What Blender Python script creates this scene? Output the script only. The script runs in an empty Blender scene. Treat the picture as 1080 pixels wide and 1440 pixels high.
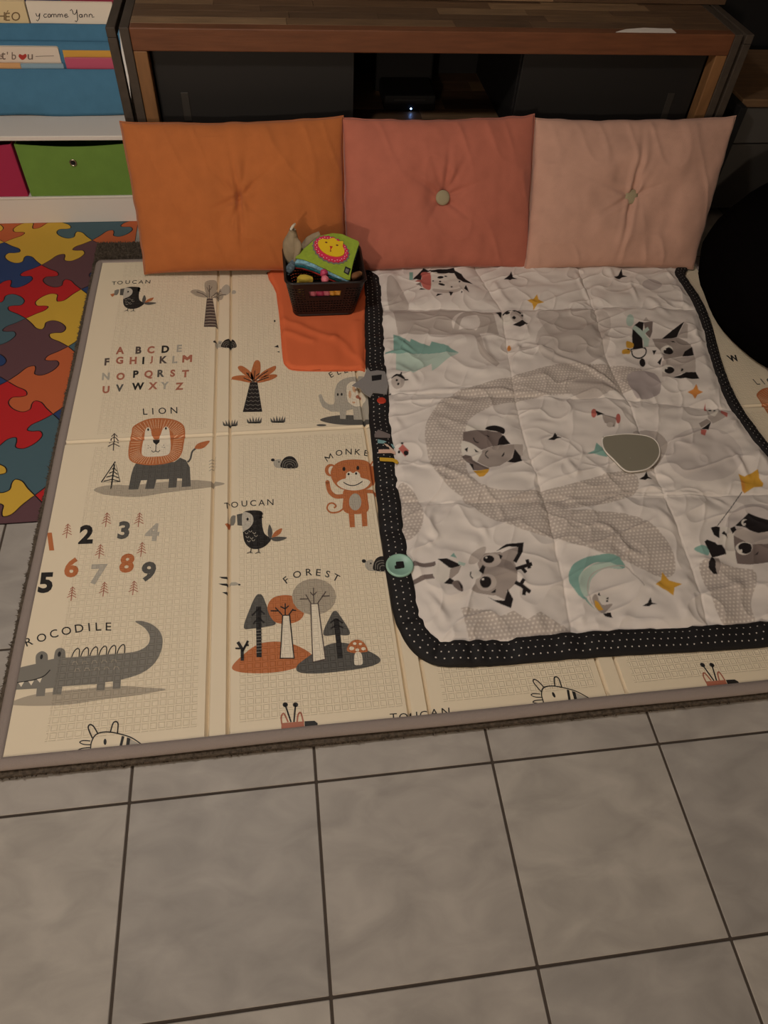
import bpy, bmesh, math, random
import numpy as np
from mathutils import Vector, Matrix
from mathutils.geometry import tessellate_polygon
random.seed(7)
rng = np.random.default_rng(7)
scene = bpy.context.scene
COL = scene.collection

# ------------------------------------------------------------------ camera
CAM = Vector((0.33241, -0.44997, 1.35186))
CR = Matrix(((0.99066976, 0.06722117, -0.11855265), (-0.12652356, 0.77692473, -0.61674934), (0.05064787, 0.62599463, 0.7781809)))
FPX = 1015.97
cd = bpy.data.cameras.new('camera'); cam = bpy.data.objects.new('camera', cd); COL.objects.link(cam)
cam.matrix_world = Matrix.Translation(CAM) @ CR.to_4x4()
cd.sensor_fit = 'VERTICAL'; cd.sensor_height = 36.0; cd.lens = 36.0 * FPX / 1440.0
cd.clip_start = 0.02; cd.clip_end = 50
scene.camera = cam
# ------------------------------------------------------------------ world, lamp, exposure
w = bpy.data.worlds.new('world'); scene.world = w; w.use_nodes = True
w.node_tree.nodes['Background'].inputs[0].default_value = (1, 0.85, 0.7, 1)
w.node_tree.nodes['Background'].inputs[1].default_value = 0.02
def lamp(name, loc, power, col, radius):
    l = bpy.data.lights.new(name, 'POINT'); l.energy = power; l.color = col; l.shadow_soft_size = radius
    o = bpy.data.objects.new(name, l); COL.objects.link(o); o.location = loc
    return o
lamp('ceiling_lamp', (-0.12, 0.55, 2.02), 47, (1.0, 0.955, 0.90), 0.07)
lamp('floor_lamp_behind', (-1.35, -4.20, 1.90), 240, (1.0, 0.87, 0.72), 0.08)
vs = scene.view_settings
scene.display_settings.display_device = 'sRGB'
vs.view_transform = 'Standard'; vs.look = 'None'; vs.exposure = 0.0; vs.gamma = 1.0; vs.use_curve_mapping = False

# ------------------------------------------------------------------ pixel helpers
def ray(px, py):
    return CR @ Vector(((px - 540) / FPX, -(py - 720) / FPX, -1))
def at(px, py, z=0.0):
    d = ray(px, py); t = (z - CAM.z) / d.z
    return CAM + d * t
def aty(px, py, Y):
    d = ray(px, py); t = (Y - CAM.y) / d.y
    return CAM + d * t

# ------------------------------------------------------------------ materials
def lin(c):
    c = c / 255.0
    return c / 12.92 if c <= 0.04045 else ((c + 0.055) / 1.055) ** 2.4
def rgb(r, g, b): return (lin(r), lin(g), lin(b), 1.0)
MATS = {}
def mat(name, col, rough=0.7, spec=0.3, noise=None, bump=None, metal=0.0, emit=None, emboss=False, sheen=0.0):
    """noise=(scale, amount[, stretch]) colour mottling; bump=(scale, strength[, stretch])."""
    if name in MATS: return MATS[name]
    m = bpy.data.materials.new(name); m.use_nodes = True; MATS[name] = m
    nt = m.node_tree; N = nt.nodes; L = nt.links
    b = N['Principled BSDF']
    b.inputs['Base Color'].default_value = col; b.inputs['Roughness'].default_value = rough
    b.inputs['Specular IOR Level'].default_value = spec; b.inputs['Metallic'].default_value = metal
    if sheen: b.inputs['Sheen Weight'].default_value = sheen
    if emit:
        b.inputs['Emission Color'].default_value = emit[0]; b.inputs['Emission Strength'].default_value = emit[1]
    def coords(stretch):
        g = N.new('ShaderNodeNewGeometry'); mp = N.new('ShaderNodeMapping'); mp.inputs['Scale'].default_value = stretch
        L.new(g.outputs['Position'], mp.inputs['Vector']); return mp.outputs['Vector']
    if noise:
        t = N.new('ShaderNodeTexNoise'); t.inputs['Scale'].default_value = noise[0]; t.inputs['Detail'].default_value = 6
        L.new(coords(noise[2] if len(noise) > 2 else (1, 1, 1)), t.inputs['Vector'])
        if len(noise) > 3: t.inputs['Distortion'].default_value = noise[3]
        mr = N.new('ShaderNodeMapRange'); mr.inputs['From Min'].default_value = 0.3; mr.inputs['From Max'].default_value = 0.7
        mr.inputs['To Min'].default_value = 1 - noise[1]; mr.inputs['To Max'].default_value = 1 + noise[1]
        L.new(t.outputs['Fac'], mr.inputs['Value'])
        mx = N.new('ShaderNodeVectorMath'); mx.operation = 'SCALE'; mx.inputs[0].default_value = col[:3]
        L.new(mr.outputs['Result'], mx.inputs['Scale']); L.new(mx.outputs['Vector'], b.inputs['Base Color'])
    if bump:
        t = N.new('ShaderNodeTexNoise'); t.inputs['Scale'].default_value = bump[0]; t.inputs['Detail'].default_value = 4
        L.new(coords(bump[2] if len(bump) > 2 else (1, 1, 1)), t.inputs['Vector'])
        bp = N.new('ShaderNodeBump'); bp.inputs['Strength'].default_value = bump[1]; bp.inputs['Distance'].default_value = 0.002
        L.new(t.outputs['Fac'], bp.inputs['Height']); L.new(bp.outputs['Normal'], b.inputs['Normal'])
    if emboss: L.new(emboss_nodes(nt), b.inputs['Normal'])
    return m
def math_node(nt, op, a, b=None, c=None):
    n = nt.nodes.new('ShaderNodeMath'); n.operation = op
    for i, v in enumerate((a, b, c)):
        if v is None: continue
        if isinstance(v, (int, float)): n.inputs[i].default_value = v
        else: nt.links.new(v, n.inputs[i])
    return n.outputs[0]
def emboss_nodes(nt):
    """fine relief of the foam mat: small double squares pressed in a grid"""
    N = nt.nodes; L = nt.links; M = lambda *a: math_node(nt, *a)
    g = N.new('ShaderNodeNewGeometry'); s = N.new('ShaderNodeSeparateXYZ'); L.new(g.outputs['Position'], s.inputs[0])
    P = 0.0150
    fx = M('ABSOLUTE', M('SUBTRACT', M('FRACT', M('DIVIDE', s.outputs[0], P)), 0.5))
    fy = M('ABSOLUTE', M('SUBTRACT', M('FRACT', M('DIVIDE', s.outputs[1], P)), 0.5))
    r = M('MAXIMUM', fx, fy)
    ring = M('SUBTRACT', 1.0, M('MINIMUM', M('DIVIDE', M('ABSOLUTE', M('SUBTRACT', r, 0.36)), 0.10), 1.0))
    # smooth margins beside each fold and along the edge
    px = M('PINGPONG', M('ADD', M('SUBTRACT', s.outputs[0], 0.1575), 0.393 * 4), 0.1965)
    mask = M('GREATER_THAN', px, 0.040)
    py = M('PINGPONG', M('ADD', M('SUBTRACT', s.outputs[1], 0.888), 0.81 * 4), 0.405)
    mask = M('MULTIPLY', mask, M('GREATER_THAN', py, 0.022))
    mask = M('MULTIPLY', mask, M('MULTIPLY', M('GREATER_THAN', s.outputs[0], -0.155), M('GREATER_THAN', s.outputs[1], 0.118)))
    h = M('MULTIPLY', ring, mask)
    bp = N.new('ShaderNodeBump'); bp.inputs['Strength'].default_value = 0.55; bp.inputs['Distance'].default_value = 0.0016
    L.new(h, bp.inputs['Height'])
    return bp.outputs['Normal']

# ------------------------------------------------------------------ object helpers
def tag(o, label=None, cat=None, group=None, kind=None):
    if label: o['label'] = label
    if cat: o['category'] = cat
    if group: o['group'] = group
    if kind: o['kind'] = kind
    return o
def empty(name, loc=(0, 0, 0)):
    o = bpy.data.objects.new(name, None); COL.objects.link(o); o.location = loc; o.empty_display_size = 0.05
    return o
def link(name, me, parent=None):
    o = bpy.data.objects.new(name, me); COL.objects.link(o)
    if parent is not None:
        o.parent = parent
        q = parent; off = Vector()
        while q is not None: off += q.location; q = q.parent
        o.location = -off
    return o
class MB:
    """collects geometry, builds ONE mesh object"""
    def __init__(s): s.v = []; s.f = []; s.m = []
    def add(s, vs, fs, mi=0):
        k = len(s.v); s.v += [tuple(v) for v in vs]; s.f += [tuple(i + k for i in f) for f in fs]; s.m += [mi] * len(fs)
    def box(s, x0, x1, y0, y1, z0, z1, mi=0):
        s.add([(x0, y0, z0), (x1, y0, z0), (x1, y1, z0), (x0, y1, z0), (x0, y0, z1), (x1, y0, z1), (x1, y1, z1), (x0, y1, z1)],
              [(3, 2, 1, 0), (4, 5, 6, 7), (0, 1, 5, 4), (1, 2, 6, 5), (2, 3, 7, 6), (3, 0, 4, 7)], mi)
    def tube(s, pts, r, n=8, mi=0, cap=True):
        pts = [Vector(p) for p in pts]; rs = r if isinstance(r, (list, tuple)) else [r] * len(pts)
        rings = []; up = Vector((0, 0, 1))
        for i, p in enumerate(pts):
            t = (pts[min(i + 1, len(pts) - 1)] - pts[max(i - 1, 0)]).normalized()
            a = t.cross(up)
            if a.length < 1e-4: a = t.cross(Vector((1, 0, 0)))
            a.normalize(); b = t.cross(a)
            rings.append([p + (a * math.cos(2 * math.pi * k / n) + b * math.sin(2 * math.pi * k / n)) * rs[i] for k in range(n)])
        vs = [v for rg in rings for v in rg]; fs = []
        for i in range(len(pts) - 1):
            for k in range(n):
                fs.append((i * n + k, i * n + (k + 1) % n, (i + 1) * n + (k + 1) % n, (i + 1) * n + k))
        if cap: fs.append(tuple(range(n))); fs.append(tuple(reversed(range((len(pts) - 1) * n, len(pts) * n))))
        s.add(vs, fs, mi)
    def prism(s, poly, z0, z1, mi=0):
        """poly: list of (x,y); extruded between z0 and z1 (numbers or functions of x,y)"""
        f0 = z0 if callable(z0) else (lambda x, y: z0); f1 = z1 if callable(z1) else (lambda x, y: z1)
        area = sum(poly[i][0] * poly[(i + 1) % len(poly)][1] - poly[(i + 1) % len(poly)][0] * poly[i][1] for i in range(len(poly)))
        if area < 0: poly = poly[::-1]
        n = len(poly)
        vs = [(x, y, f0(x, y)) for x, y in poly] + [(x, y, f1(x, y)) for x, y in poly]
        tri = tessellate_polygon([[Vector((x, y, 0)) for x, y in poly]])
        fs = []
        for t in tri:
            a, b, c = [Vector(poly[i]) for i in t]
            if (b - a).cross(c - a) < 0: t = (t[0], t[2], t[1])
            fs.append(tuple(i + n for i in t)); fs.append((t[2], t[1], t[0]))
        for i in range(n): fs.append((i, (i + 1) % n, (i + 1) % n + n, i + n))
        s.add(vs, fs, mi)
    def lathe(s, prof, c, axis='z', n=24, mi=0, sx=1, sy=1):
        vs = []; fs = []
        for r, h in prof:
            for k in range(n):
                a = 2 * math.pi * k / n; x, y = r * math.cos(a) * sx, r * math.sin(a) * sy
                v = {'z': (x, y, h), 'y': (x, -h, y), 'x': (h, x, y)}[axis]
                vs.append((c[0] + v[0], c[1] + v[1], c[2] + v[2]))
        for i in range(len(prof) - 1):
            for k in range(n): fs.append((i * n + k, i * n + (k + 1) % n, (i + 1) * n + (k + 1) % n, (i + 1) * n + k))
        fs.append(tuple(reversed(range(n)))); fs.append(tuple(range((len(prof) - 1) * n, len(prof) * n)))
        s.add(vs, fs, mi)
    def build(s, name, mats, parent=None, smooth=False, bevel=0, segs=2, solid=0):
        me = bpy.data.meshes.new(name); me.from_pydata(s.v, [], s.f)
        for m in (mats if isinstance(mats, (list, tuple)) else [mats]): me.materials.append(m)
        me.polygons.foreach_set('material_index', s.m)
        if smooth: me.polygons.foreach_set('use_smooth', [True] * len(me.polygons))
        me.update()
        o = link(name, me, parent)
        if solid:
            md = o.modifiers.new('solid', 'SOLIDIFY'); md.thickness = solid; md.offset = 0
        if bevel:
            md = o.modifiers.new('bevel', 'BEVEL'); md.width = bevel; md.segments = segs; md.limit_method = 'ANGLE'; md.angle_limit = math.radians(40)
        return o
def box(name, b, m, parent=None, bevel=0.003):
    q = MB(); q.box(*b); return q.build(name, m, parent, bevel=bevel)

# smooth lattice noise for cloth
def vnoise(x, y, seed):
    r = np.random.default_rng(seed).random((256, 256))
    xi = np.floor(x).astype(int); yi = np.floor(y).astype(int); fx = x - xi; fy = y - yi
    fx = fx * fx * fx * (fx * (fx * 6 - 15) + 10); fy = fy * fy * fy * (fy * (fy * 6 - 15) + 10)
    g = lambda i, j: r[(xi + i) % 256, (yi + j) % 256]
    return (g(0, 0) * (1 - fx) + g(1, 0) * fx) * (1 - fy) + (g(0, 1) * (1 - fx) + g(1, 1) * fx) * fy - 0.5
def ss(e0, e1, x):
    t = np.clip((x - e0) / (e1 - e0), 0, 1); return t * t * (3 - 2 * t)
def sm(pts, n=6, closed=True):
    """Catmull-Rom through the points"""
    out = []; P = [Vector((p[0], p[1])) for p in pts]; k = len(P)
    rngi = range(k) if closed else range(k - 1)
    for i in rngi:
        a = P[(i - 1) % k] if closed or i > 0 else P[i]; b = P[i]; c = P[(i + 1) % k]; d = P[(i + 2) % k] if closed or i + 2 < k else c
        for j in range(n):
            t = j / n
            q = 0.5 * ((2 * b) + (c - a) * t + (2 * a - 5 * b + 4 * c - d) * t * t + (3 * b - a - 3 * c + d) * t ** 3)
            out.append((q.x, q.y))
    if not closed: out.append(tuple(P[-1]))
    return out
def ell(cx, cy, rx, ry, ang=0, n=18):
    ca, sa = math.cos(math.radians(ang)), math.sin(math.radians(ang))
    return [(cx + rx * math.cos(2 * math.pi * i / n) * ca - ry * math.sin(2 * math.pi * i / n) * sa,
             cy + rx * math.cos(2 * math.pi * i / n) * sa + ry * math.sin(2 * math.pi * i / n) * ca) for i in range(n)]
def ribbon(pts, wd):
    """outline of a thick polyline"""
    P = [Vector((p[0], p[1])) for p in pts]; Lf = []; Rt = []
    for i, p in enumerate(P):
        t = P[min(i + 1, len(P) - 1)] - P[max(i - 1, 0)]
        if t.length < 1e-9: t = Vector((1, 0))
        t.normalize(); n = Vector((-t.y, t.x)) * wd / 2
        Lf.append(tuple(p + n)); Rt.append(tuple(p - n))
    return Lf, Rt

# ================================================================== SETTING
m_tile = [mat('floor_tile_%s' % k, rgb(*c), 0.52, 0.25, noise=(10, 0.16, (1.0, 1.7, 1), 0.6), bump=(16, 0.12)) for k, c in
          (('a', (166, 157, 148)), ('b', (160, 152, 144)), ('c', (170, 161, 151)))]
m_grout = mat('dark_grout', rgb(74, 64, 56), 0.9)
TS = 1 / 3
floor = MB(); floor.box(-3.2, 3.6, -4.7, 3.2, -0.05, -0.002)
floor = tag(floor.build('floor', m_grout), 'dark grout bed under grey marbled floor tiles', kind='structure')
tile_me = None
for i in range(-5, 9):
    for j in range(-5, 9):
        if tile_me is None:
            q = MB(); g = 0.0024
            q.box(g, TS - g, g, TS - g, -0.006, 0)
            t0 = q.build('floor_tile', m_tile[0], floor, bevel=0.0012, segs=1); tile_me = [t0.data]
            for mm in m_tile[1:]:
                c = t0.data.copy(); c.materials[0] = mm; tile_me.append(c)
            t0.location = (i * TS, j * TS, 0); continue
        t = link('floor_tile', tile_me[(i * 3 + j * 5 + i * j) % 3], floor); t.location = (i * TS, j * TS, 0)
        md = t.modifiers.new('bevel', 'BEVEL'); md.width = 0.0012; md.segments = 1
m_wall = mat('warm_plaster', rgb(118, 110, 100), 0.9, 0.1, bump=(60, 0.1))
def struct(name, b, m):
    q = MB(); q.box(*b); return tag(q.build(name, m), name.replace('_', ' ') + ' of the dim living room', kind='structure')
struct('wall_back', (-3.2, 3.6, 2.75, 2.85, 0, 2.5), m_wall)
struct('wall_left', (-3.3, -3.2, -4.7, 2.75, 0, 2.5), m_wall)
struct('wall_right', (3.6, 3.7, -4.7, 2.75, 0, 2.5), m_wall)
struct('wall_front', (-3.2, 3.6, -4.8, -4.7, 0, 2.5), m_wall)
struct('ceiling', (-3.3, 3.7, -4.8, 2.85, 2.5, 2.6), mat('ceiling_paint', rgb(170, 164, 156), 0.9, 0.1))

# ================================================================== JIGSAW RUG
PZ = 0.0045
PX0, PX1, PY0, PY1 = -1.05, -0.143, 0.660, 2.30
pr = empty('jigsaw_rug', (-0.5, 1.4, 0))
tag(pr, 'colourful jigsaw patterned floor rug under the white bookcase', 'rug')
m_pz = dict(yellow=rgb(206, 164, 60), teal=rgb(74, 98, 106), orange=rgb(190, 96, 56), plum=rgb(98, 66, 70), navy=rgb(44, 64, 106), red=rgb(184, 36, 38))
m_pz = {k: mat('rug_' + k, c, 0.75, 0.25, bump=(900, 0.15)) for k, c in m_pz.items()}
q = MB(); q.box(PX0, PX1, PY0, PY1, 0.0, PZ - 0.0012); q.build('rug_base', mat('rug_outline', rgb(36, 24, 26), 0.8), pr)
HS = 0.1385; AX, AY = -0.281, 1.848
node = lambda m, n: Vector((AX + HS * m, AY - HS * n))
pcol = {(-1, 0): 'yellow', (0, 1): 'plum', (-1, 2): 'red', (0, -1): 'teal', (1, 0): 'orange', (-2, 1): 'navy', (-2, -1): 'orange', (0, 3): 'yellow',
        (1, 2): 'navy', (-2, 3): 'teal', (-1, 4): 'plum', (1, 4): 'teal', (0, 5): 'orange', (-2, 5): 'navy', (-1, 6): 'red', (0, 7): 'teal',
        (1, 6): 'navy', (-2, 7): 'yellow', (-1, 8): 'yellow', (0, 9): 'plum', (1, 8): 'red'}
cyc = ['yellow', 'teal', 'orange', 'plum', 'navy', 'red']
# the piece named first pushes its knob into the second
push = {((0, -1), (-1, 0)), ((-1, 0), (0, 1)), ((-1, 0), (-2, 1)), ((-1, 0), (-2, -1)), ((0, 1), (-1, 2)), ((1, 2), (0, 1)), ((1, 0), (0, 1)),
        ((-2, 1), (-1, 2)), ((0, 3), (-1, 2)), ((-2, 3), (-1, 2)), ((-1, 4), (0, 3)), ((-2, 3), (-1, 4)), ((-1, 4), (0, 5)), ((0, 5), (-1, 6)),
        ((-1, 6), (0, 7)), ((0, 7), (-1, 8)), ((0, 9), (-1, 8)), ((0, -1), (1, 0))}
knob = sm([(0.0, 0.0), (0.18, -0.015), (0.34, -0.045), (0.43, 0.0), (0.40, 0.07), (0.33, 0.15), (0.38, 0.245), (0.52, 0.275), (0.66, 0.235), (0.70, 0.14),
           (0.63, 0.06), (0.61, -0.005), (0.70, -0.04), (0.84, -0.015), (1.0, 0.0)], 4, closed=False)
def edge(a, b, me_, other):
    A, B = node(*a), node(*b); t = B - A; nrm = Vector((t.y, -t.x))      # outward side when walking counter-clockwise
    out = (me_, other) in push or ((other, me_) not in push and me_ < other)
    pts = [A + t * u + nrm * v * 1.0 for u, v in knob] if out else [A + t * (1 - u) - nrm * v for u, v in reversed(knob)]
    return pts[:-1]
for m in range(-6, 3):
    for n in range(-4, 11):
        if (m + n) % 2 == 0: continue
        c = (m, n); ctr = node(m, n)
        if ctr.x < PX0 - HS or ctr.x > PX1 + HS or ctr.y < PY0 - HS or ctr.y > PY1 + HS: continue
        cs = [(m, n + 1), (m + 1, n), (m, n - 1), (m - 1, n)]            # bottom, right, top, left
        nb = [(m + 1, n + 1), (m + 1, n - 1), (m - 1, n - 1), (m - 1, n + 1)]
        pts = []
        for k in range(4): pts += edge(cs[k], cs[(k + 1) % 4], c, nb[k])
        # draw the outline in by 1.6 mm
        K = len(pts); ins = []
        for k in range(K):
            t = (pts[(k + 1) % K] - pts[k - 1]); t.normalize(); ins.append(pts[k] + Vector((-t.y, t.x)) * 0.0016)
        q = MB(); q.prism([tuple(p) for p in ins], PZ - 0.0015, PZ)
        bm = bmesh.new()
        for v in q.v: bm.verts.new(v)
        bm.verts.ensure_lookup_table()
        for f in q.f: bm.faces.new([bm.verts[i] for i in f])
        for co, no in (((PX0, 0, 0), (-1, 0, 0)), ((PX1, 0, 0), (1, 0, 0)), ((0, PY0, 0), (0, -1, 0)), ((0, PY1, 0), (0, 1, 0))):
            bmesh.ops.bisect_plane(bm, geom=bm.verts[:] + bm.edges[:] + bm.faces[:], plane_co=co, plane_no=no, clear_outer=True)
        if len(bm.faces) < 3: bm.free(); continue
        left = set(bm.verts); isl = []
        while left:
            st_ = [left.pop()]; g_ = set(st_)
            while st_:
                v_ = st_.pop()
                for e_ in v_.link_edges:
                    o_ = e_.other_vert(v_)
                    if o_ in left: left.remove(o_); g_.add(o_); st_.append(o_)
            isl.append(g_)
        isl.sort(key=len)
        for g_ in isl[:-1]: bmesh.ops.delete(bm, geom=list(g_), context='VERTS')
        me = bpy.data.meshes.new('jigsaw_piece'); bm.to_mesh(me); bm.free()
        me.materials.append(m_pz[pcol.get(c, cyc[(m * 2 + n * 3) % 6])]); link('jigsaw_piece', me, pr)

# ================================================================== BROWN RUG under the foam mat
X0, X1, Y0, Y1 = -0.2470, 1.74, 0.0735, 1.700                              # foam mat outline
MT = 0.026                                                               # its top
m_rug = mat('brown_pile', rgb(90, 79, 68), 0.95, 0.05, noise=(140, 0.40), bump=(400, 1.0))
rg = empty('pile_rug', (0.7, 0.9, 0))
tag(rg, 'grey brown short pile rug showing around the animal foam mat', 'rug')
RX0, RX1, RY0, RY1 = X0 - 0.010, X1 + 0.01, Y0 - 0.0075, 1.815
q = MB()
q.box(RX0, -0.140, RY0, RY1, PZ + 0.0003, 0.0125); q.box(-0.140, RX1, RY0, RY1, 0.0, 0.0125)
q.build('rug_body', m_rug, rg)
tf = MB()
def tuft(x, y, z, dx, dy, h):
    a = random.uniform(0, 6.28); r = random.uniform(0.0012, 0.0024)
    vs = [(x + r * math.cos(a + k * 2.094), y + r * math.sin(a + k * 2.094), z) for k in range(3)] + [(x + dx, y + dy, z + h)]
    tf.add(vs, [(0, 1, 3), (1, 2, 3), (2, 0, 3)])
for k in range(2200):
    y = random.uniform(RY0, RY1); tuft(RX0 + random.uniform(-0.001, 0.006), y, random.uniform(0.006, 0.0125), random.uniform(-0.007, 0.0), random.uniform(-0.004, 0.004), random.uniform(-0.004, 0.005))
for k in range(1800):
    x = random.uniform(RX0, RX1); tuft(x, RY0 + random.uniform(-0.001, 0.004), random.uniform(0.002, 0.0125), random.uniform(-0.003, 0.003), random.uniform(-0.004, 0.0), random.uniform(-0.002, 0.004))
for k in range(5000):
    x = RX0 + (0.36) * random.random() ** 1.2; y = random.uniform(Y1 - 0.01, RY1 + 0.003); tuft(x, y, 0.012, random.uniform(-0.004, 0.004), random.uniform(-0.004, 0.004), random.uniform(0.002, 0.006))
tag(tf.build('rug_pile', m_rug, rg), kind='stuff')

# ================================================================== FOAM PLAY MAT
FOLDS = [0.1575, 0.5415, 0.9420, 1.3350]; HF = 0.888
bx = [X0]; zx = [0.0]
for f in FOLDS:
    for dx, dz in ((-0.0255, 0), (-0.0205, -0.0085), (-0.0160, 0.0006), (0.0135, 0.0006), (0.0180, -0.0085), (0.0225, 0)): bx.append(f + dx); zx.append(dz)
bx.append(X1); zx.append(0.0)
by = [Y0, HF - 0.009, HF - 0.0015, HF + 0.0045, HF + 0.009, Y1]; zy = [0, 0.0008, -0.0045, 0.0012, 0, 0]
def mat_z(x, y): return MT + float(np.interp(x, bx, zx)) + float(np.interp(y, by, zy))
fm = empty('foam_play_mat', (0.75, 0.9, 0.0125))
tag(fm, 'cream folding foam play mat printed with animals, letters and numbers', 'play mat')
m_cream = mat('cream_foam', rgb(233, 215, 186), 0.55, 0.3, emboss=True)
XE = [X0 + 0.012] + [f + 0 * f for f in FOLDS] + [X1 - 0.012]; YE = [Y0 + 0.012, HF - 0.0015, Y1 - 0.012]
for i in range(5):
    for j in range(2):
        xs = sorted({XE[i], XE[i + 1]} | {v for v in bx if XE[i] < v < XE[i + 1]}); ys = sorted({YE[j], YE[j + 1]} | {v for v in by if YE[j] < v < YE[j + 1]})
        q = MB(); nx, ny = len(xs), len(ys)
        vs = [(x, y, mat_z(x, y)) for y in ys for x in xs] + [(x, y, 0.0128) for y in ys for x in xs]; o = nx * ny
        fs = []
        for b in range(ny - 1):
            for a in range(nx - 1):
                k = b * nx + a; fs.append((k, k + 1, k + nx + 1, k + nx)); fs.append((k + o, k + nx + o, k + nx + 1 + o, k + 1 + o))
        for a in range(nx - 1):
            fs.append((a, a + o, a + 1 + o, a + 1)); k = (ny - 1) * nx + a; fs.append((k, k + 1, k + 1 + o, k + o))
        for b in range(ny - 1):
            k = b * nx; fs.append((k, k + nx, k + nx + o, k + o)); k = b * nx + nx - 1; fs.append((k, k + o, k + nx + o, k + nx))
        q.add(vs, fs); q.build('mat_panel', m_cream, fm)
# grey fabric binding round the edge
m_bind = mat('mauve_grey_binding', rgb(150, 136, 128), 0.85, 0.1, bump=(500, 0.5))
q = MB(); path = []
def rr(x0, x1, y0, y1, r, n=6):
    out = []
    for cx, cy, a0 in ((x1 - r, y0 + r, -90), (x1 - r, y1 - r, 0), (x0 + r, y1 - r, 90), (x0 + r, y0 + r, 180)):
        for k in range(n + 1):
            a = math.radians(a0 + 90 * k / n); out.append((cx + r * math.cos(a), cy + r * math.sin(a)))
    return out
base = rr(X0, X1, Y0, Y1, 0.02)
dense = []
for i, p in enumerate(base):
    p, r_ = Vector(p), Vector(base[(i + 1) % len(base)]); k = max(1, int((r_ - p).length / 0.012))
    dense += [p + (r_ - p) * t / k for t in range(k)]
prof = [(0.0228, -0.0008), (0.0223, 0.0017), (0.016, 0.0026), (0.007, 0.0020), (0.001, -0.0035), (0.0, -0.0075), (0.003, -0.0125), (0.012, -0.0135)]
n = len(dense); vs = []
for i, p in enumerate(dense):
    t = (dense[(i + 1) % n] - dense[i - 1]).normalized(); inw = Vector((-t.y, t.x))
    wv = 0.0010 * math.sin(i * 0.13) + 0.0008 * math.sin(i * 0.041 + 1); notch = 0.35 * sum(math.exp(-((p.x - f - d_) / 0.004) ** 2) for f in FOLDS for d_ in (-0.02, 0.018)) + 0.5 * math.exp(-((p.y - HF) / 0.005) ** 2)
    for d, h in prof:
        c = p + inw * (d + wv * (0.5 if d > 0.02 else 1)); vs.append((c.x, c.y, MT + h - 0.0025 * min(notch, 1) * (1 if h > -0.002 else 0)))
k = len(prof)
q.add(vs, [(i * k + a, i * k + a + 1, ((i + 1) % n) * k + a + 1, ((i + 1) % n) * k + a) for i in range(n) for a in range(k - 1)])
q.build('edge_binding', m_bind, fm, smooth=True)

# ------------------------------------------------------------------ glyphs
GL = {}
def load_glyphs(pairs):
    objs = []
    for ch, off in pairs:
        c = bpy.data.curves.new('glyph', 'FONT'); c.body = ch; c.size = 1.0; c.offset = off; c.resolution_u = 3; c.align_x = 'CENTER'
        o = bpy.data.objects.new('glyph', c); COL.objects.link(o); objs.append((ch, off, o, c))
    bpy.context.view_layer.update(); dg = bpy.context.evaluated_depsgraph_get()
    for ch, off, o, c in objs:
        me = bpy.data.meshes.new_from_object(o.evaluated_get(dg))
        V = np.array([v.co[:2] for v in me.vertices]); F = [tuple(p.vertices) for p in me.polygons]
        lo, hi = V.min(0), V.max(0)
        GL[(ch, off)] = ((V - [(lo[0] + hi[0]) / 2, (lo[1] + hi[1]) / 2]) / (hi[1] - lo[1]), F)
        bpy.data.objects.remove(o); bpy.data.curves.remove(c); bpy.data.meshes.remove(me)
BOLD, THIN = 0.042, 0.004
chars = [(c, BOLD) for c in 'ABCDEFGHIJKLMNOPQRSTUVWXYZ123456789'] + [(c, THIN) for c in 'TOUCANLIEPRDFSMKYHtb'] + [("'", THIN), ('\u00c9', THIN), ('e', THIN), ('u', THIN)]
load_glyphs(chars)
def m_glyph(off, w_, st):                                               # capital M drawn by hand
    h_ = 0.5; P_ = [(-w_, -h_), (-w_ + st, -h_), (-w_ + st, h_ - 2.1 * st), (0, -0.25), (w_ - st, h_ - 2.1 * st), (w_ - st, -h_), (w_, -h_), (w_, h_), (w_ - st * 1.05, h_), (0, -0.25 + 1.5 * st + 0.05), (-w_ + st * 1.05, h_), (-w_, h_)]
    GL[('M', off)] = (np.array(P_), [tuple(t) for t in tessellate_polygon([[Vector((x, y, 0)) for x, y in P_]])])
m_glyph(BOLD, 0.60, 0.25); m_glyph(THIN, 0.56, 0.13)

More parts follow.
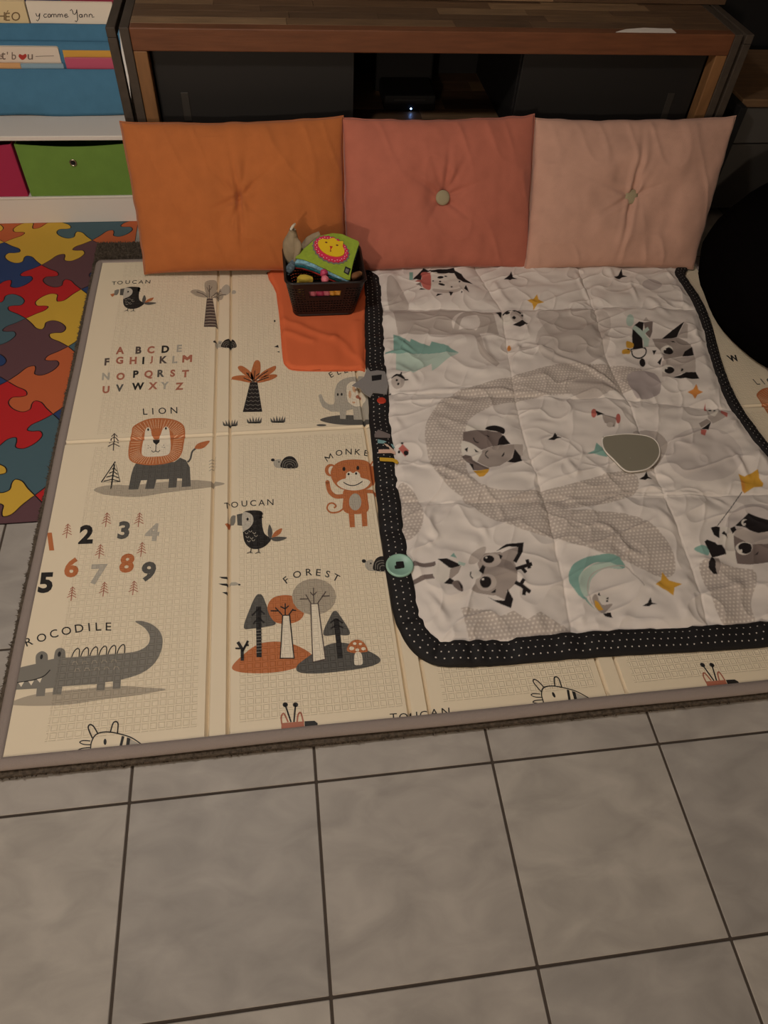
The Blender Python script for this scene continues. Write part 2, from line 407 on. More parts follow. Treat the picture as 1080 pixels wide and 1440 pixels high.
# ------------------------------------------------------------------ prints on the mat
PC = dict(black=rgb(38, 34, 32), dk=rgb(92, 88, 82), gy=rgb(128, 122, 112), lt=rgb(182, 172, 156), shade=rgb(176, 162, 142), rust=rgb(190, 112, 66), clay=rgb(178, 108, 84),
          cream=rgb(235, 220, 196), peach=rgb(222, 176, 138), brown=rgb(88, 74, 68), face=rgb(196, 186, 170), white=rgb(238, 228, 212))
PCI = list(PC)
m_print = [mat('print_' + k, PC[k], 0.55, 0.3, emboss=True) for k in PCI]
def crop(ox, oy, s): return lambda p: (ox + p[0] / s, oy + p[1] / s)
class Print:
    """flat ink shapes lying on the mat; outlines given in picture coordinates, stored in metres"""
    def __init__(s, name, K): s.name = name; s.K = K; s.items = []
    def w(s, pts): return [tuple(at(*s.K(p), MT)[:2]) for p in pts]
    def poly(s, pts, c): s.items.append(('p', s.w(pts), c)); return s
    def smooth(s, pts, c, n=5): return s.poly(sm(pts, n), c)
    def ell(s, cx, cy, rx, ry, c, ang=0): return s.poly(ell(cx, cy, rx, ry, ang), c)
    def line(s, pts, wd, c, curve=False):
        if curve: pts = sm(pts, 6, closed=False)
        L_, R_ = ribbon(pts, wd); A, B = s.w(L_), s.w(R_)
        s.items.append(('q', (A, B), c)); return s
    def loop(s, pts, wd, c, curve=True):
        pts = sm(pts, 5) if curve else list(pts); return s.line(pts + pts[:2], wd, c)
    def ch(s, t, cx, cy, h, c, ang=0, off=THIN, sx=1.0, skew=0.0):
        V, F = GL[(t, off)]; a = math.radians(ang); ca, sa = math.cos(a), math.sin(a); pts = []
        for x, y in V:
            X = (x * sx + y * skew) * h; Y = -y * h
            pts.append((cx + X * ca - Y * sa, cy + X * sa + Y * ca))
        s.items.append(('m', (s.w(pts), F), c)); return s
    def word(s, letters, h, c, off=THIN, sx=1.15):
        for t, x, y, a in letters: s.ch(t, x, y, h, c, a, off, sx)
        return s
    def build(s, dx=0, dy=0, name=None, keep=None):
        bm = bmesh.new(); clip = (X0 + 0.020, X1 - 0.020, Y0 + 0.018, Y1 - 0.018)
        lay = []
        def face(cs, ci, li):
            try:
                f = bm.faces.new([bm.verts.new((x + dx, y + dy, li)) for x, y in cs]); f.material_index = ci
            except ValueError: pass
        used = sorted({it[2] for it in s.items}, key=PCI.index)
        lv = -1; last = None
        for k, d, c in s.items:
            if c != last: lv += 1; last = c
            ci = used.index(c); z = lv * 1.0
            if k == 'p':
                for t in tessellate_polygon([[Vector((x, y, 0)) for x, y in d]]):
                    face([d[i] for i in t], ci, z)
            elif k == 'q':
                A, B = d
                for i in range(len(A) - 1): face([A[i], A[i + 1], B[i + 1], B[i]], ci, z)
            else:
                V, F = d
                for f in F: face([V[i] for i in f], ci, z)
        xs = [v.co.x for v in bm.verts]; ys = [v.co.y for v in bm.verts]
        if not xs: bm.free(); return
        for co, no in (((clip[0], 0, 0), (-1, 0, 0)), ((clip[1], 0, 0), (1, 0, 0)), ((0, clip[2], 0), (0, -1, 0)), ((0, clip[3], 0), (0, 1, 0))):
            if bm.verts: bmesh.ops.bisect_plane(bm, geom=bm.verts[:] + bm.edges[:] + bm.faces[:], plane_co=co, plane_no=no, clear_outer=True)
        for b in bx[1:-1]:
            if min(xs) < b < max(xs): bmesh.ops.bisect_plane(bm, geom=bm.verts[:] + bm.edges[:] + bm.faces[:], plane_co=(b, 0, 0), plane_no=(1, 0, 0))
        for b in by[1:-1]:
            if min(ys) < b < max(ys): bmesh.ops.bisect_plane(bm, geom=bm.verts[:] + bm.edges[:] + bm.faces[:], plane_co=(0, b, 0), plane_no=(0, 1, 0))
        for v in bm.verts: v.co.z = mat_z(v.co.x, v.co.y) + 0.00030 + 0.00007 * v.co.z
        for f in bm.faces:
            f.normal_update()
            if f.normal.z < 0: f.normal_flip()
        if not bm.faces: bm.free(); return
        me = bpy.data.meshes.new(s.name); bm.to_mesh(me); bm.free()
        for c in used: me.materials.append(m_print[PCI.index(c)])
        return link(name or s.name, me, fm)
    def split(s, dx=0, dy=0, name='letter_print'):
        keep = s.items
        for it in keep: s.items = [it]; s.build(dx, dy, name)
        s.items = keep; return s
    def moved(s, frm, to):
        a, b = at(*frm, MT), at(*to, MT); return (b.x - a.x, b.y - a.y)
K1 = crop(110, 370, 4.5); K2 = crop(90, 560, 4.5); K3 = crop(0, 700, 4.1538); K4 = crop(0, 850, 4.1538); K5 = crop(290, 380, 4); K6 = crop(290, 600, 4)
K7 = crop(290, 770, 3.6); K8 = crop(280, 900, 2.7); K9 = crop(660, 880, 2.5714)

# toucan
p = Print('toucan_print', K6)
p.poly([(105, 550), (134, 538), (136, 560), (124, 576)], 'rust').poly([(133, 512), (152, 500), (166, 502), (164, 538), (155, 556), (134, 558)], 'gy').poly([(172, 496), (206, 488), (206, 558), (176, 556)], 'dk')
p.smooth([(205, 492), (240, 474), (300, 474), (318, 488), (314, 510), (316, 560), (330, 605), (364, 632), (345, 662), (312, 684), (270, 690), (234, 674), (212, 636), (205, 570)], 'black')
p.poly([(300, 474), (322, 494), (308, 500), (322, 514), (300, 518)], 'black')
p.smooth([(204, 490), (240, 487), (262, 506), (264, 540), (246, 568), (222, 584), (205, 586)], 'face').ell(233, 522, 6, 9, 'black')
for x, y in ((227, 600), (248, 590), (270, 600), (232, 622), (255, 628), (280, 615), (240, 645), (265, 640)): p.line([(x - 9, y - 4), (x - 3, y + 4), (x + 4, y + 4), (x + 9, y - 4)], 3, 'lt')
p.smooth([(346, 595), (355, 552), (372, 588), (366, 628), (352, 624)], 'dk').smooth([(370, 626), (388, 592), (426, 574), (414, 606)], 'rust').smooth([(362, 630), (400, 621), (454, 626), (420, 643), (385, 646)], 'dk')
p.line([(253, 686), (250, 712)], 5, 'black').line([(294, 684), (297, 712)], 5, 'black').line([(230, 714), (250, 706), (260, 714)], 4, 'black').line([(276, 716), (296, 706), (306, 714)], 4, 'black')
p.build()
t1 = p.moved((348.2, 730.5), (180.2, 410.5)); p.build(*t1)
tx = Print('toucan_lettering', K6).word([('T', 118, 446, -6), ('O', 160, 440, -4), ('U', 215, 434, -3), ('C', 264, 431, -2), ('A', 312, 429, -1), ('N', 361, 426, 0)], 33, 'black')
tx.split()
t1 = tx.moved(K6((215, 434)), K1((313, 121))); tx.split(*t1)
Print('toucan_lettering', K8).word([('T', 738, 293, -4), ('O', 776, 292, -4), ('U', 815, 288, -4), ('C', 852, 284, -4), ('A', 893, 276, -4), ('N', 936, 272, -4)], 28, 'black').split()
# alphabet
p = Print('alphabet_print', K1)
for ch, x, y, c in (('A', 265, 553, 'clay'), ('B', 382, 551, 'brown'), ('C', 460, 549, 'clay'), ('D', 552, 545, 'black'), ('E', 640, 540, 'lt'),
                    ('F', 182, 625, 'brown'), ('G', 262, 616, 'clay'), ('H', 348, 617, 'clay'), ('I', 412, 617, 'black'), ('J', 463, 613, 'clay'), ('K', 540, 612, 'brown'), ('L', 612, 611, 'lt'), ('M', 690, 605, 'clay'),
                    ('N', 175, 717, 'lt'), ('O', 268, 717, 'clay'), ('P', 365, 703, 'black'), ('Q', 445, 706, 'clay'), ('R', 523, 698, 'dk'), ('S', 598, 697, 'clay'), ('T', 678, 700, 'clay'),
                    ('U', 176, 801, 'clay'), ('V', 262, 791, 'dk'), ('W', 378, 780, 'black'), ('X', 473, 777, 'clay'), ('Y', 548, 775, 'lt'), ('Z', 640, 780, 'clay')):
    p.ch(ch, x, y, 46 if ch not in 'Q' else 54, c, -3, BOLD, 1.12, 0.12)
p.split()
t1 = p.moved(K1((378, 780)), (1031, 504)); p.items = [p.items[22]]; p.split(*t1)
# little tree of twigs
p = Print('twig_tree_print', K1)
p.smooth([(800, 130), (825, 110), (870, 112), (882, 150), (862, 200), (830, 218), (806, 185)], 'shade').smooth([(710, 182), (745, 167), (800, 185), (822, 216), (760, 212)], 'shade').smooth([(858, 215), (870, 185), (905, 165), (922, 195), (905, 235)], 'shade')
p.smooth([(905, 170), (935, 137), (962, 155), (957, 190), (925, 207)], 'lt').ell(985, 184, 14, 12, 'lt')
p.line([(830, 225), (830, 140)], 4, 'brown').line([(830, 185), (813, 152)], 3, 'brown').line([(830, 175), (848, 150)], 3, 'brown').line([(824, 222), (790, 196), (748, 182)], 4, 'brown').line([(838, 222), (870, 192), (905, 178)], 4, 'brown').line([(845, 222), (905, 204), (935, 200)], 4, 'brown')
p.poly([(814, 224), (851, 224), (882, 404), (795, 404)], 'brown')
for k in range(9): p.line([(816 - k * 2.2, 240 + k * 19), (835, 237 + k * 19), (853 + k * 3.2, 240 + k * 19)], 4, 'shade')
p.build()
# snail
p = Print('snail_print', K6)
p.smooth([(380, 216), (384, 192), (420, 186), (428, 230), (396, 232)], 'lt').ell(375, 189, 11, 8, 'black').ell(409, 200, 4, 4, 'black')
p.smooth([(424, 232), (424, 200), (444, 175), (476, 168), (504, 186), (513, 232)], 'black')
for r in (16, 28, 39): p.line([(468 - r, 228), (468 - r * .8, 228 - r * .8), (470, 226 - r), (472 + r * .8, 228 - r * .7), (473 + r, 228)], 3.5, 'gy', True)
for x in (432, 455, 478, 500): p.line([(x, 232), (x - 4, 243)], 4, 'lt')
p.build()
p.build(*p.moved(K6((465, 205)), K1((952, 512)))); p.build(*p.moved(K6((465, 205)), (537, 794)))
# lion
p = Print('lion_print', K2)
p.smooth([(190, 582), (235, 560), (330, 550), (420, 553), (600, 535), (800, 520), (910, 526), (1016, 541), (960, 560), (800, 580), (640, 600), (480, 625), (330, 620), (235, 606)], 'shade')
p.poly([(455, 415), (700, 405), (735, 378), (772, 394), (797, 440), (803, 560), (745, 564), (748, 510), (717, 508), (712, 566), (660, 569), (665, 513), (585, 516), (570, 575), (513, 576), (526, 520), (488, 521), (470, 578), (408, 579), (425, 490), (440, 440)], 'dk')
p.line([(782, 407), (800, 385), (812, 340), (838, 317)], 11, 'dk', True).smooth([(828, 318), (850, 288), (922, 271), (895, 308), (862, 323)], 'rust')
mane = [(440, 178), (520, 136), (600, 126), (690, 135), (750, 165), (767, 215), (758, 290), (745, 350), (712, 392), (650, 415), (560, 426), (480, 420), (424, 400), (408, 358), (415, 280), (428, 220)]
p.smooth(mane, 'rust')
outl = sm(mane, 4)
for k in range(0, len(outl)):
    x, y = outl[k]; cx, cy = 588, 290
    p.line([(cx + (x - cx) * 0.60, cy + (y - cy) * 0.60), (cx + (x - cx) * 0.95, cy + (y - cy) * 0.95)], 3.6, 'peach')
p.poly(sm([(500, 366), (495, 310), (508, 250), (516, 200), (532, 184), (549, 198), (558, 240), (585, 262), (608, 240), (625, 196), (645, 180), (664, 194), (672, 250), (676, 310), (660, 358), (580, 372)], 4), 'cream')
p.poly([(562, 264), (607, 264), (604, 282), (585, 298), (566, 282)], 'black').line([(583, 295), (581, 336)], 5, 'black').line([(554, 334), (566, 344), (581, 337), (596, 343), (608, 332)], 5, 'black')
p.ell(533, 200, 6, 8, 'black').ell(645, 192, 6, 8, 'black')
for x, y in ((535, 303), (547, 315), (533, 318), (632, 300), (622, 312), (636, 314)): p.ell(x, y, 2.5, 2.5, 'black')
p.build()
t1 = p.moved(K2((515, 85)), (1064, 537)); p.build(*t1)
p = Print('lion_lettering', K2).word([('L', 514, 85, -4), ('I', 562, 83, -3), ('O', 622, 80, -2), ('N', 696, 77, -2)], 40, 'black'); p.split(); p.split(*t1)
# small fir signs
def fir(name, K, cx, cy, h, c, lean=0.06, wd=5):
    q = Print(name, K); wq = h * 0.30; sx = lean * h
    q.line([(cx + sx, cy - h / 2), (cx - sx, cy + h / 2)], wd, c)
    for k in range(4):
        y = cy - h / 2 + h * (0.02 + 0.19 * k); x = cx + sx - 2 * sx * (0.02 + 0.19 * k); ww = wq * (0.55 + 0.18 * k)
        q.line([(x - ww, y + h * 0.17), (x, y), (x + ww, y + h * 0.17)], wd * 0.9, c)
    return q
for x, y in ((393, 195), (622, 130), (812, 130), (583, 315), (827, 303), (607, 535), (780, 528), (420, 562)): fir('fir_print', K3, x, y, 84, 'clay').build()
fir('fir_print', K2, 316, 278, 112, 'brown', 0.03, 7).build()
q = Print('fir_print', K2)
for k in range(4): q.line([(918, 402 + k * 20), (962, 376 + k * 20)], 4, 'shade')
q.build()
q = Print('outlined_fir_print', K2); q.loop([(237, 533), (325, 403), (355, 530)], 7, 'black', False).line([(320, 420), (298, 576)], 9, 'black')
for k in range(4): q.line([(304 - k * 18, 452 + k * 25), (317 - k * 4, 440 + k * 25), (334 + k * 6, 462 + k * 22)], 6, 'black')
q.build()
# numbers
p = Print('number_print', K3)
for ch, x, y, h, c in (('1', 296, 257, 104, 'rust'), ('2', 505, 215, 110, 'black'), ('3', 724, 190, 104, 'dk'), ('4', 890, 203, 102, 'lt'), ('5', 268, 497, 120, 'black'), ('6', 420, 408, 116, 'rust'), ('7', 576, 448, 118, 'lt'), ('8', 742, 383, 112, 'rust'), ('9', 868, 432, 116, 'dk')):
    p.ch(ch, x, y, h, c, -2, BOLD, 1.15, 0.16 if ch != '1' else -0.1)
p.split(name='number_print')
# crocodile
p = Print('crocodile_print', K4)
p.smooth([(60, 572), (200, 527), (420, 500), (700, 478), (850, 486), (968, 497), (800, 530), (600, 556), (400, 585), (200, 593), (60, 586)], 'shade')
for k in range(6):
    x = 418 + k * 53; y = 312 - k * 4.5; p.line([(x, y), (x + 14, y - 34), (x + 34, y - 54), (x + 46, y - 44), (x + 44, y)], 6, 'black', True)
p.poly([(60, 385), (130, 366), (210, 348)] + sm([(209, 340), (212, 296), (245, 274), (276, 290), (280, 326)], 4, False) + [(316, 318)] + sm([(316, 310), (325, 270), (350, 255), (378, 268), (384, 312)], 4, False) +
       sm([(384, 312), (500, 304), (620, 294), (760, 282), (830, 262), (870, 226), (873, 180), (842, 135), (790, 101), (835, 99), (892, 120), (936, 162), (950, 218), (935, 290), (890, 358), (820, 405), (740, 432), (706, 440)], 4, False) +
       [(704, 492), (658, 495), (660, 450), (615, 455), (611, 502), (562, 504), (567, 465), (365, 480), (357, 526), (307, 528), (312, 488), (266, 492), (262, 535), (211, 538), (215, 492), (60, 500)], 'gy')
p.ell(243, 307, 8, 15, 'black', 12).ell(347, 291, 9, 16, 'black', 12).line([(60, 462), (110, 456), (190, 443), (255, 420), (294, 383)], 6, 'black', True)
for a, b, c in (((108, 459), (124, 483), (142, 453)), ((166, 450), (183, 474), (200, 445)), ((216, 438), (234, 459), (246, 430))): p.poly([a, b, c], 'cream')
for r in range(2):
    for k in range(5): x = 438 + k * 57 + r * 14; y = 344 - k * 3 + r * 40; p.line([(x - 16, y + 10), (x - 8, y - 8), (x + 8, y - 8), (x + 16, y + 8)], 4, 'shade')
p.build()
Print('crocodile_lettering', K4).word([('R', 168, 218, -20), ('O', 243, 195, -17), ('C', 315, 172, -14), ('O', 388, 155, -11), ('D', 463, 140, -8), ('I', 521, 133, -5), ('L', 575, 130, -3), ('E', 634, 130, 0)], 47, 'black').split()
# zebra
p = Print('zebra_print', K4)
p.poly([(762, 786), (826, 822), (826, 860), (752, 850)], 'lt')
p.line([(520, 900), (528, 850), (536, 800), (565, 758), (625, 745), (700, 757), (770, 780), (832, 822), (860, 850)], 7, 'black', True)
p.line([(540, 782), (516, 724), (525, 703), (546, 712), (570, 752)], 8, 'black', True).line([(645, 746), (660, 696), (678, 685), (690, 700), (686, 754)], 8, 'black', True)
p.line([(528, 798), (485, 796), (466, 806), (490, 818), (528, 820)], 6, 'black', True).line([(526, 836), (480, 841), (459, 852), (490, 860), (524, 856)], 6, 'black', True)
p.ell(614, 803, 9, 18, 'black').poly([(712, 768), (727, 772), (705, 860), (690, 860)], 'black').poly([(742, 777), (762, 784), (750, 860), (732, 860)], 'black')
p.build(); p.build(*p.moved(K4((614, 803)), K9((305, 250))))
# giraffe
p = Print('giraffe_print', K8)
p.line([(327, 246), (349, 312)], 6, 'black').line([(366, 246), (360, 312)], 6, 'black').ell(327, 246, 10, 9, 'black').ell(366, 246, 10, 9, 'black')
p.line([(314, 320), (312, 292), (322, 280), (338, 312)], 6, 'clay', True).line([(372, 312), (376, 284), (386, 277), (396, 312)], 6, 'clay', True)
p.poly([(312, 316), (398, 309), (403, 380), (312, 380)], 'clay').poly([(400, 309), (438, 307), (450, 316), (450, 332), (401, 332)], 'black')
p.build(); p.build(*p.moved(K8((327, 246)), K9((843, 142))))
# palm and grass
p = Print('palm_print', K5)
for L_ in ([(250, 595), (268, 522), (288, 506), (304, 522), (303, 575), (278, 628)], [(262, 618), (195, 572), (178, 545), (205, 540), (255, 578)], [(288, 612), (318, 572), (386, 538), (387, 562), (340, 596)], [(258, 633), (190, 622), (140, 612), (160, 596), (225, 594)], [(282, 633), (350, 622), (397, 600), (388, 586), (330, 594)]): p.smooth(L_, 'rust')
for L_ in ([(268, 632), (274, 565)], [(266, 626), (225, 576)], [(272, 622), (310, 590), (348, 566)], [(262, 628), (210, 606)], [(280, 626), (352, 602)], [(280, 596), (300, 580)], [(240, 594), (235, 578)]): p.line(L_, 5, 'black')
p.poly([(247, 630), (288, 630), (315, 796), (206, 798)], 'black')
for k in range(7): y = 648 + k * 22; a = 245 - k * 4.6; b = 290 + k * 3; p.line([(a + (b - a) * t / 6, y + (4 if t % 2 else -4)) for t in range(7)], 3, 'gy')
p.build()
for cx, cy in ((135, 858), (270, 842), (403, 838)):
    q = Print('grass_print', K5)
    for dx, dy, tx_, ty_ in ((-32, 16, -42, -8), (-18, 18, -25, -14), (-4, 20, -8, -22), (8, 20, 12, -16), (20, 18, 28, -20), (32, 16, 42, -14)):
        q.poly([(cx + dx - 8, cy + dy), (cx + tx_, cy + ty_), (cx + dx + 9, cy + dy)], 'dk')
    q.poly([(cx - 38, cy + 14), (cx + 38, cy + 14), (cx + 34, cy + 20), (cx - 34, cy + 20)], 'dk').build()
# elephant
p = Print('elephant_print', K5)
p.smooth([(640, 842), (700, 822), (800, 815), (930, 830), (930, 866), (800, 871), (700, 862)], 'dk').ell(648, 872, 28, 6, 'dk')
p.poly(sm([(632, 702), (648, 700), (664, 734), (694, 756), (720, 748), (722, 690), (740, 636), (790, 606), (870, 598), (920, 612)], 4, False) + [(925, 842), (830, 841), (826, 782), (788, 790), (784, 838), (754, 836), (750, 796), (700, 795), (655, 770), (638, 735)], 'lt')
p.smooth([(794, 645), (835, 626), (880, 680), (896, 735), (850, 768), (800, 742), (790, 690)], 'cream').ell(808, 700, 8, 22, 'peach').ell(832, 672, 9, 18, 'peach', -20).ell(856, 713, 15, 11, 'clay').ell(830, 745, 9, 6, 'peach')
p.ell(740, 700, 5, 8, 'black').ell(762, 699, 5, 8, 'black'); p.build()
Print('elephant_lettering', K5).word([('E', 703, 588, -32), ('L', 745, 572, -24), ('E', 784, 563, -16), ('P', 824, 556, -9)], 30, 'black').split()
# monkey
p = Print('monkey_print', K6)
p.line([(780, 455), (745, 480), (702, 484), (680, 462), (690, 436), (714, 432), (730, 448), (718, 458)], 9, 'rust', True)
p.line([(778, 391), (728, 393), (694, 364), (682, 312)], 24, 'rust', True).ell(682, 314, 12, 12, 'rust').line([(885, 366), (935, 367), (975, 384)], 20, 'rust', True)
p.ell(700, 246, 33, 35, 'rust').ell(706, 248, 19, 25, 'cream').ell(938, 226, 32, 30, 'rust').ell(938, 228, 18, 20, 'cream')
p.smooth([(780, 355), (890, 355), (910, 420), (913, 468), (880, 490), (800, 490), (769, 465), (771, 410)], 'rust').ell(838, 425, 35, 48, 'lt')
p.poly([(800, 480), (832, 480), (836, 567), (808, 568)], 'rust').poly([(872, 480), (902, 480), (907, 560), (878, 563)], 'rust')
p.smooth([(700, 275), (714, 226), (760, 195), (830, 187), (900, 195), (946, 235), (955, 290), (935, 330), (890, 358), (800, 362), (733, 335)], 'rust')
p.smooth([(735, 322), (760, 300), (785, 292), (788, 266), (808, 254), (826, 264), (846, 253), (864, 268), (870, 288), (908, 300), (922, 318), (890, 350), (830, 361), (770, 350)], 'cream')
p.ell(775, 240, 8, 12, 'black').ell(853, 234, 8, 12, 'black').ell(801, 269, 6, 7, 'black').ell(843, 266, 6, 7, 'black').line([(772, 315), (800, 330), (830, 333), (855, 325), (879, 310)], 5, 'black', True)
p.build()
Print('monkey_lettering', K6).word([('M', 690, 175, -32), ('O', 747, 149, -12), ('N', 801, 142, 0), ('K', 852, 144, 5), ('E', 900, 150, 10), ('Y', 946, 166, 20)], 32, 'black').split()
# forest
p = Print('forest_print', K7)
p.smooth([(130, 606), (180, 550), (260, 492), (350, 477), (440, 490), (520, 530), (532, 560), (480, 600), (380, 628), (260, 637), (165, 630)], 'rust')
p.smooth([(190, 405), (225, 300), (250, 248), (268, 237), (288, 250), (322, 335), (352, 386), (300, 402), (240, 410)], 'dk')
p.smooth([(310, 312), (330, 262), (380, 243), (440, 248), (475, 290), (496, 330), (470, 370), (410, 387), (345, 375)], 'rust').ell(546, 250, 112, 92, 'shade')
p.smooth([(458, 602), (500, 565), (600, 500), (680, 482), (760, 500), (860, 545), (880, 578), (820, 605), (700, 625), (560, 638), (470, 632)], 'dk')
p.smooth([(592, 440), (630, 345), (650, 322), (672, 338), (728, 436), (660, 442)], 'dk')
p.line([(265, 300), (266, 430), (268, 556)], 26, 'black').line([(232, 345), (265, 312), (296, 338)], 9, 'black').line([(238, 388), (265, 356), (294, 382)], 9, 'black')
for k in range(8): p.line([(254, 420 + k * 16), (282, 418 + k * 16)], 4, 'gy')
p.line([(657, 362), (668, 460), (678, 562)], 26, 'black').line([(628, 382), (657, 362), (692, 384)], 8, 'black').line([(630, 412), (660, 392), (694, 408)], 8, 'black')
p.poly([(384, 342), (425, 342), (448, 564), (372, 564)], 'black').poly([(390, 347), (419, 347), (442, 559), (378, 559)], 'cream')
for L_ in ([(400, 343), (400, 284)], [(384, 342), (350, 305)], [(366, 322), (326, 322)], [(418, 343), (440, 312)], [(400, 312), (376, 300)], [(402, 310), (418, 296)], [(434, 318), (456, 320)]): p.line(L_, 6, 'black')
p.poly([(526, 284), (569, 284), (606, 569), (537, 584)], 'brown').poly([(532, 288), (564, 288), (600, 565), (542, 578)], 'cream')
for L_ in ([(545, 285), (543, 205)], [(530, 284), (504, 240)], [(514, 262), (474, 262)], [(564, 284), (606, 224)], [(584, 248), (624, 246)], [(544, 246), (526, 228)], [(544, 242), (560, 226)]): p.line(L_, 5, 'brown')
p.smooth([(712, 522), (730, 482), (765, 468), (800, 485), (818, 525), (790, 532), (750, 536)], 'rust')
for x, y, r in ((752, 488, 9), (780, 490, 8), (736, 512, 13), (765, 520, 10), (796, 514, 11)): p.ell(x, y, r, r * .75, 'cream')
p.smooth([(754, 536), (784, 536), (792, 588), (770, 597), (750, 590)], 'cream')
p.line([(183, 574), (182, 515), (160, 480)], 16, 'black').line([(182, 530), (212, 474)], 11, 'black').line([(172, 512), (148, 512)], 8, 'black').line([(200, 496), (216, 496)], 8, 'black')
p.build()
Print('forest_lettering', K7).word([('F', 405, 165, -38), ('O', 460, 137, -22), ('R', 520, 125, -4), ('E', 568, 127, 6), ('S', 615, 135, 16), ('T', 658, 153, 28)], 34, 'black').split()
q = Print('hidden_bird_print', K7); q.poly([(65, 150), (108, 150), (108, 162), (80, 158)], 'black').poly([(62, 184), (110, 184), (110, 198), (80, 192)], 'black').poly([(80, 228), (108, 226), (108, 242)], 'black').poly([(116, 178), (150, 176), (176, 189), (140, 194), (116, 192)], 'lt').ell(168, 189, 6, 4, 'black').build()
q = Print('hidden_print', K5); q.poly([(382, 432), (404, 420), (408, 436)], 'black').poly([(398, 458), (412, 456), (412, 464)], 'black').ell(385, 286, 5, 6, 'black').ell(352, 18, 14, 8, 'black').build()

# ================================================================== QUILTED ACTIVITY BLANKET
QZ = 0.037
def wpath(K, pts, z=QZ): return [tuple(at(*K(p_), z)[:2]) for p_ in pts]
ID = lambda p_: p_
Q1 = crop(500, 360, 3.6); Q2 = crop(780, 360, 3.6); Q3 = crop(500, 560, 3.724); Q4 = crop(780, 560, 3.6); Q5 = crop(510, 740, 3.724); Q6 = crop(780, 720, 3.6)
Q7 = crop(560, 370, 6.75); Q8 = crop(860, 420, 7.714); Q9 = crop(960, 660, 8.467); Q10 = crop(600, 580, 6.75)
border_c = [(0.622, 1.655), (0.612, 1.52), (0.596, 1.33), (0.580, 1.16), (0.568, 1.00), (0.558, 0.85), (0.549, 0.65), (0.544, 0.50), (0.544, 0.36), (0.552, 0.29), (0.575, 0.238), (0.620, 0.216), (0.72, 0.210),
            (0.95, 0.206), (1.20, 0.196), (1.42, 0.190), (1.53, 0.195), (1.575, 0.220), (1.592, 0.270), (1.592, 0.36), (1.578, 0.50), (1.566, 0.66), (1.552, 0.77), (1.546, 0.88), (1.556, 0.98), (1.580, 1.10), (1.618, 1.25), (1.634, 1.36), (1.635, 1.50), (1.632, 1.655)]
ring = sm(border_c, 8)
ring = [r_ for r_ in ring]
GS = 0.0018
gx = np.arange(0.53, 1.66, GS); gy = np.arange(0.19, 1.67, GS); GX, GY = np.meshgrid(gx, gy)
def inside(poly, X, Y):
    res = np.zeros(X.shape, bool); n = len(poly)
    for i in range(n):
        x1, y1 = poly[i]; x2, y2 = poly[(i + 1) % n]
        if y1 == y2: continue
        c = ((y1 > Y) != (y2 > Y)) & (X < (x2 - x1) * (Y - y1) / (y2 - y1) + x1); res ^= c
    return res
def segdist(poly, X, Y):
    d = np.full(X.shape, 9.0)
    for (x1, y1), (x2, y2) in zip(poly[:-1], poly[1:]):
        dx, dy = x2 - x1, y2 - y1; l2 = dx * dx + dy * dy + 1e-12
        t = np.clip(((X - x1) * dx + (Y - y1) * dy) / l2, 0, 1)
        d = np.minimum(d, np.hypot(X - x1 - t * dx, Y - y1 - t * dy))
    return d
seams = [wpath(ID, s_) for s_ in ([(535, 434), (620, 435), (690, 437), (860, 432), (1010, 436)], [(540, 552), (640, 557), (730, 557), (850, 560), (1050, 578)], [(560, 705), (640, 707), (760, 705), (880, 695), (1120, 697)],
         [(660, 360), (672, 385), (705, 435), (722, 545), (735, 610), (765, 700), (790, 810), (806, 900)], [(810, 370), (838, 443), (855, 510), (885, 570), (924, 671), (952, 738), (975, 800), (1000, 895)])]
dseam = np.full(GX.shape, 9.0)
for s_ in seams: dseam = np.minimum(dseam, segdist(s_, GX, GY))
dedge = segdist(ring + [ring[0]], GX, GY)
wx = GX + 0.028 * vnoise(GX * 9, GY * 9, 1); wy = GY + 0.028 * vnoise(GX * 9 + 40, GY * 9, 2)
H = 0.0075 * (1 - np.exp(-(dseam / 0.020) ** 1.3)) - 0.0016 * np.exp(-(dseam / 0.0022) ** 2)
H += 0.0075 * vnoise(wx * 11, wy * 16, 3) + 0.0035 * vnoise(wx * 22, wy * 34, 4)
ridge = 1 - np.abs(vnoise(wx * 10 + wy * 4, wy * 19 - wx * 6, 5)) * 3.2
H += 0.0034 * np.clip(ridge, 0, 1) ** 2.5
ridge = 1 - np.abs(vnoise(wx * 17 - wy * 9, wy * 13 + wx * 8, 6)) * 3.2
H += 0.0022 * np.clip(ridge, 0, 1) ** 3
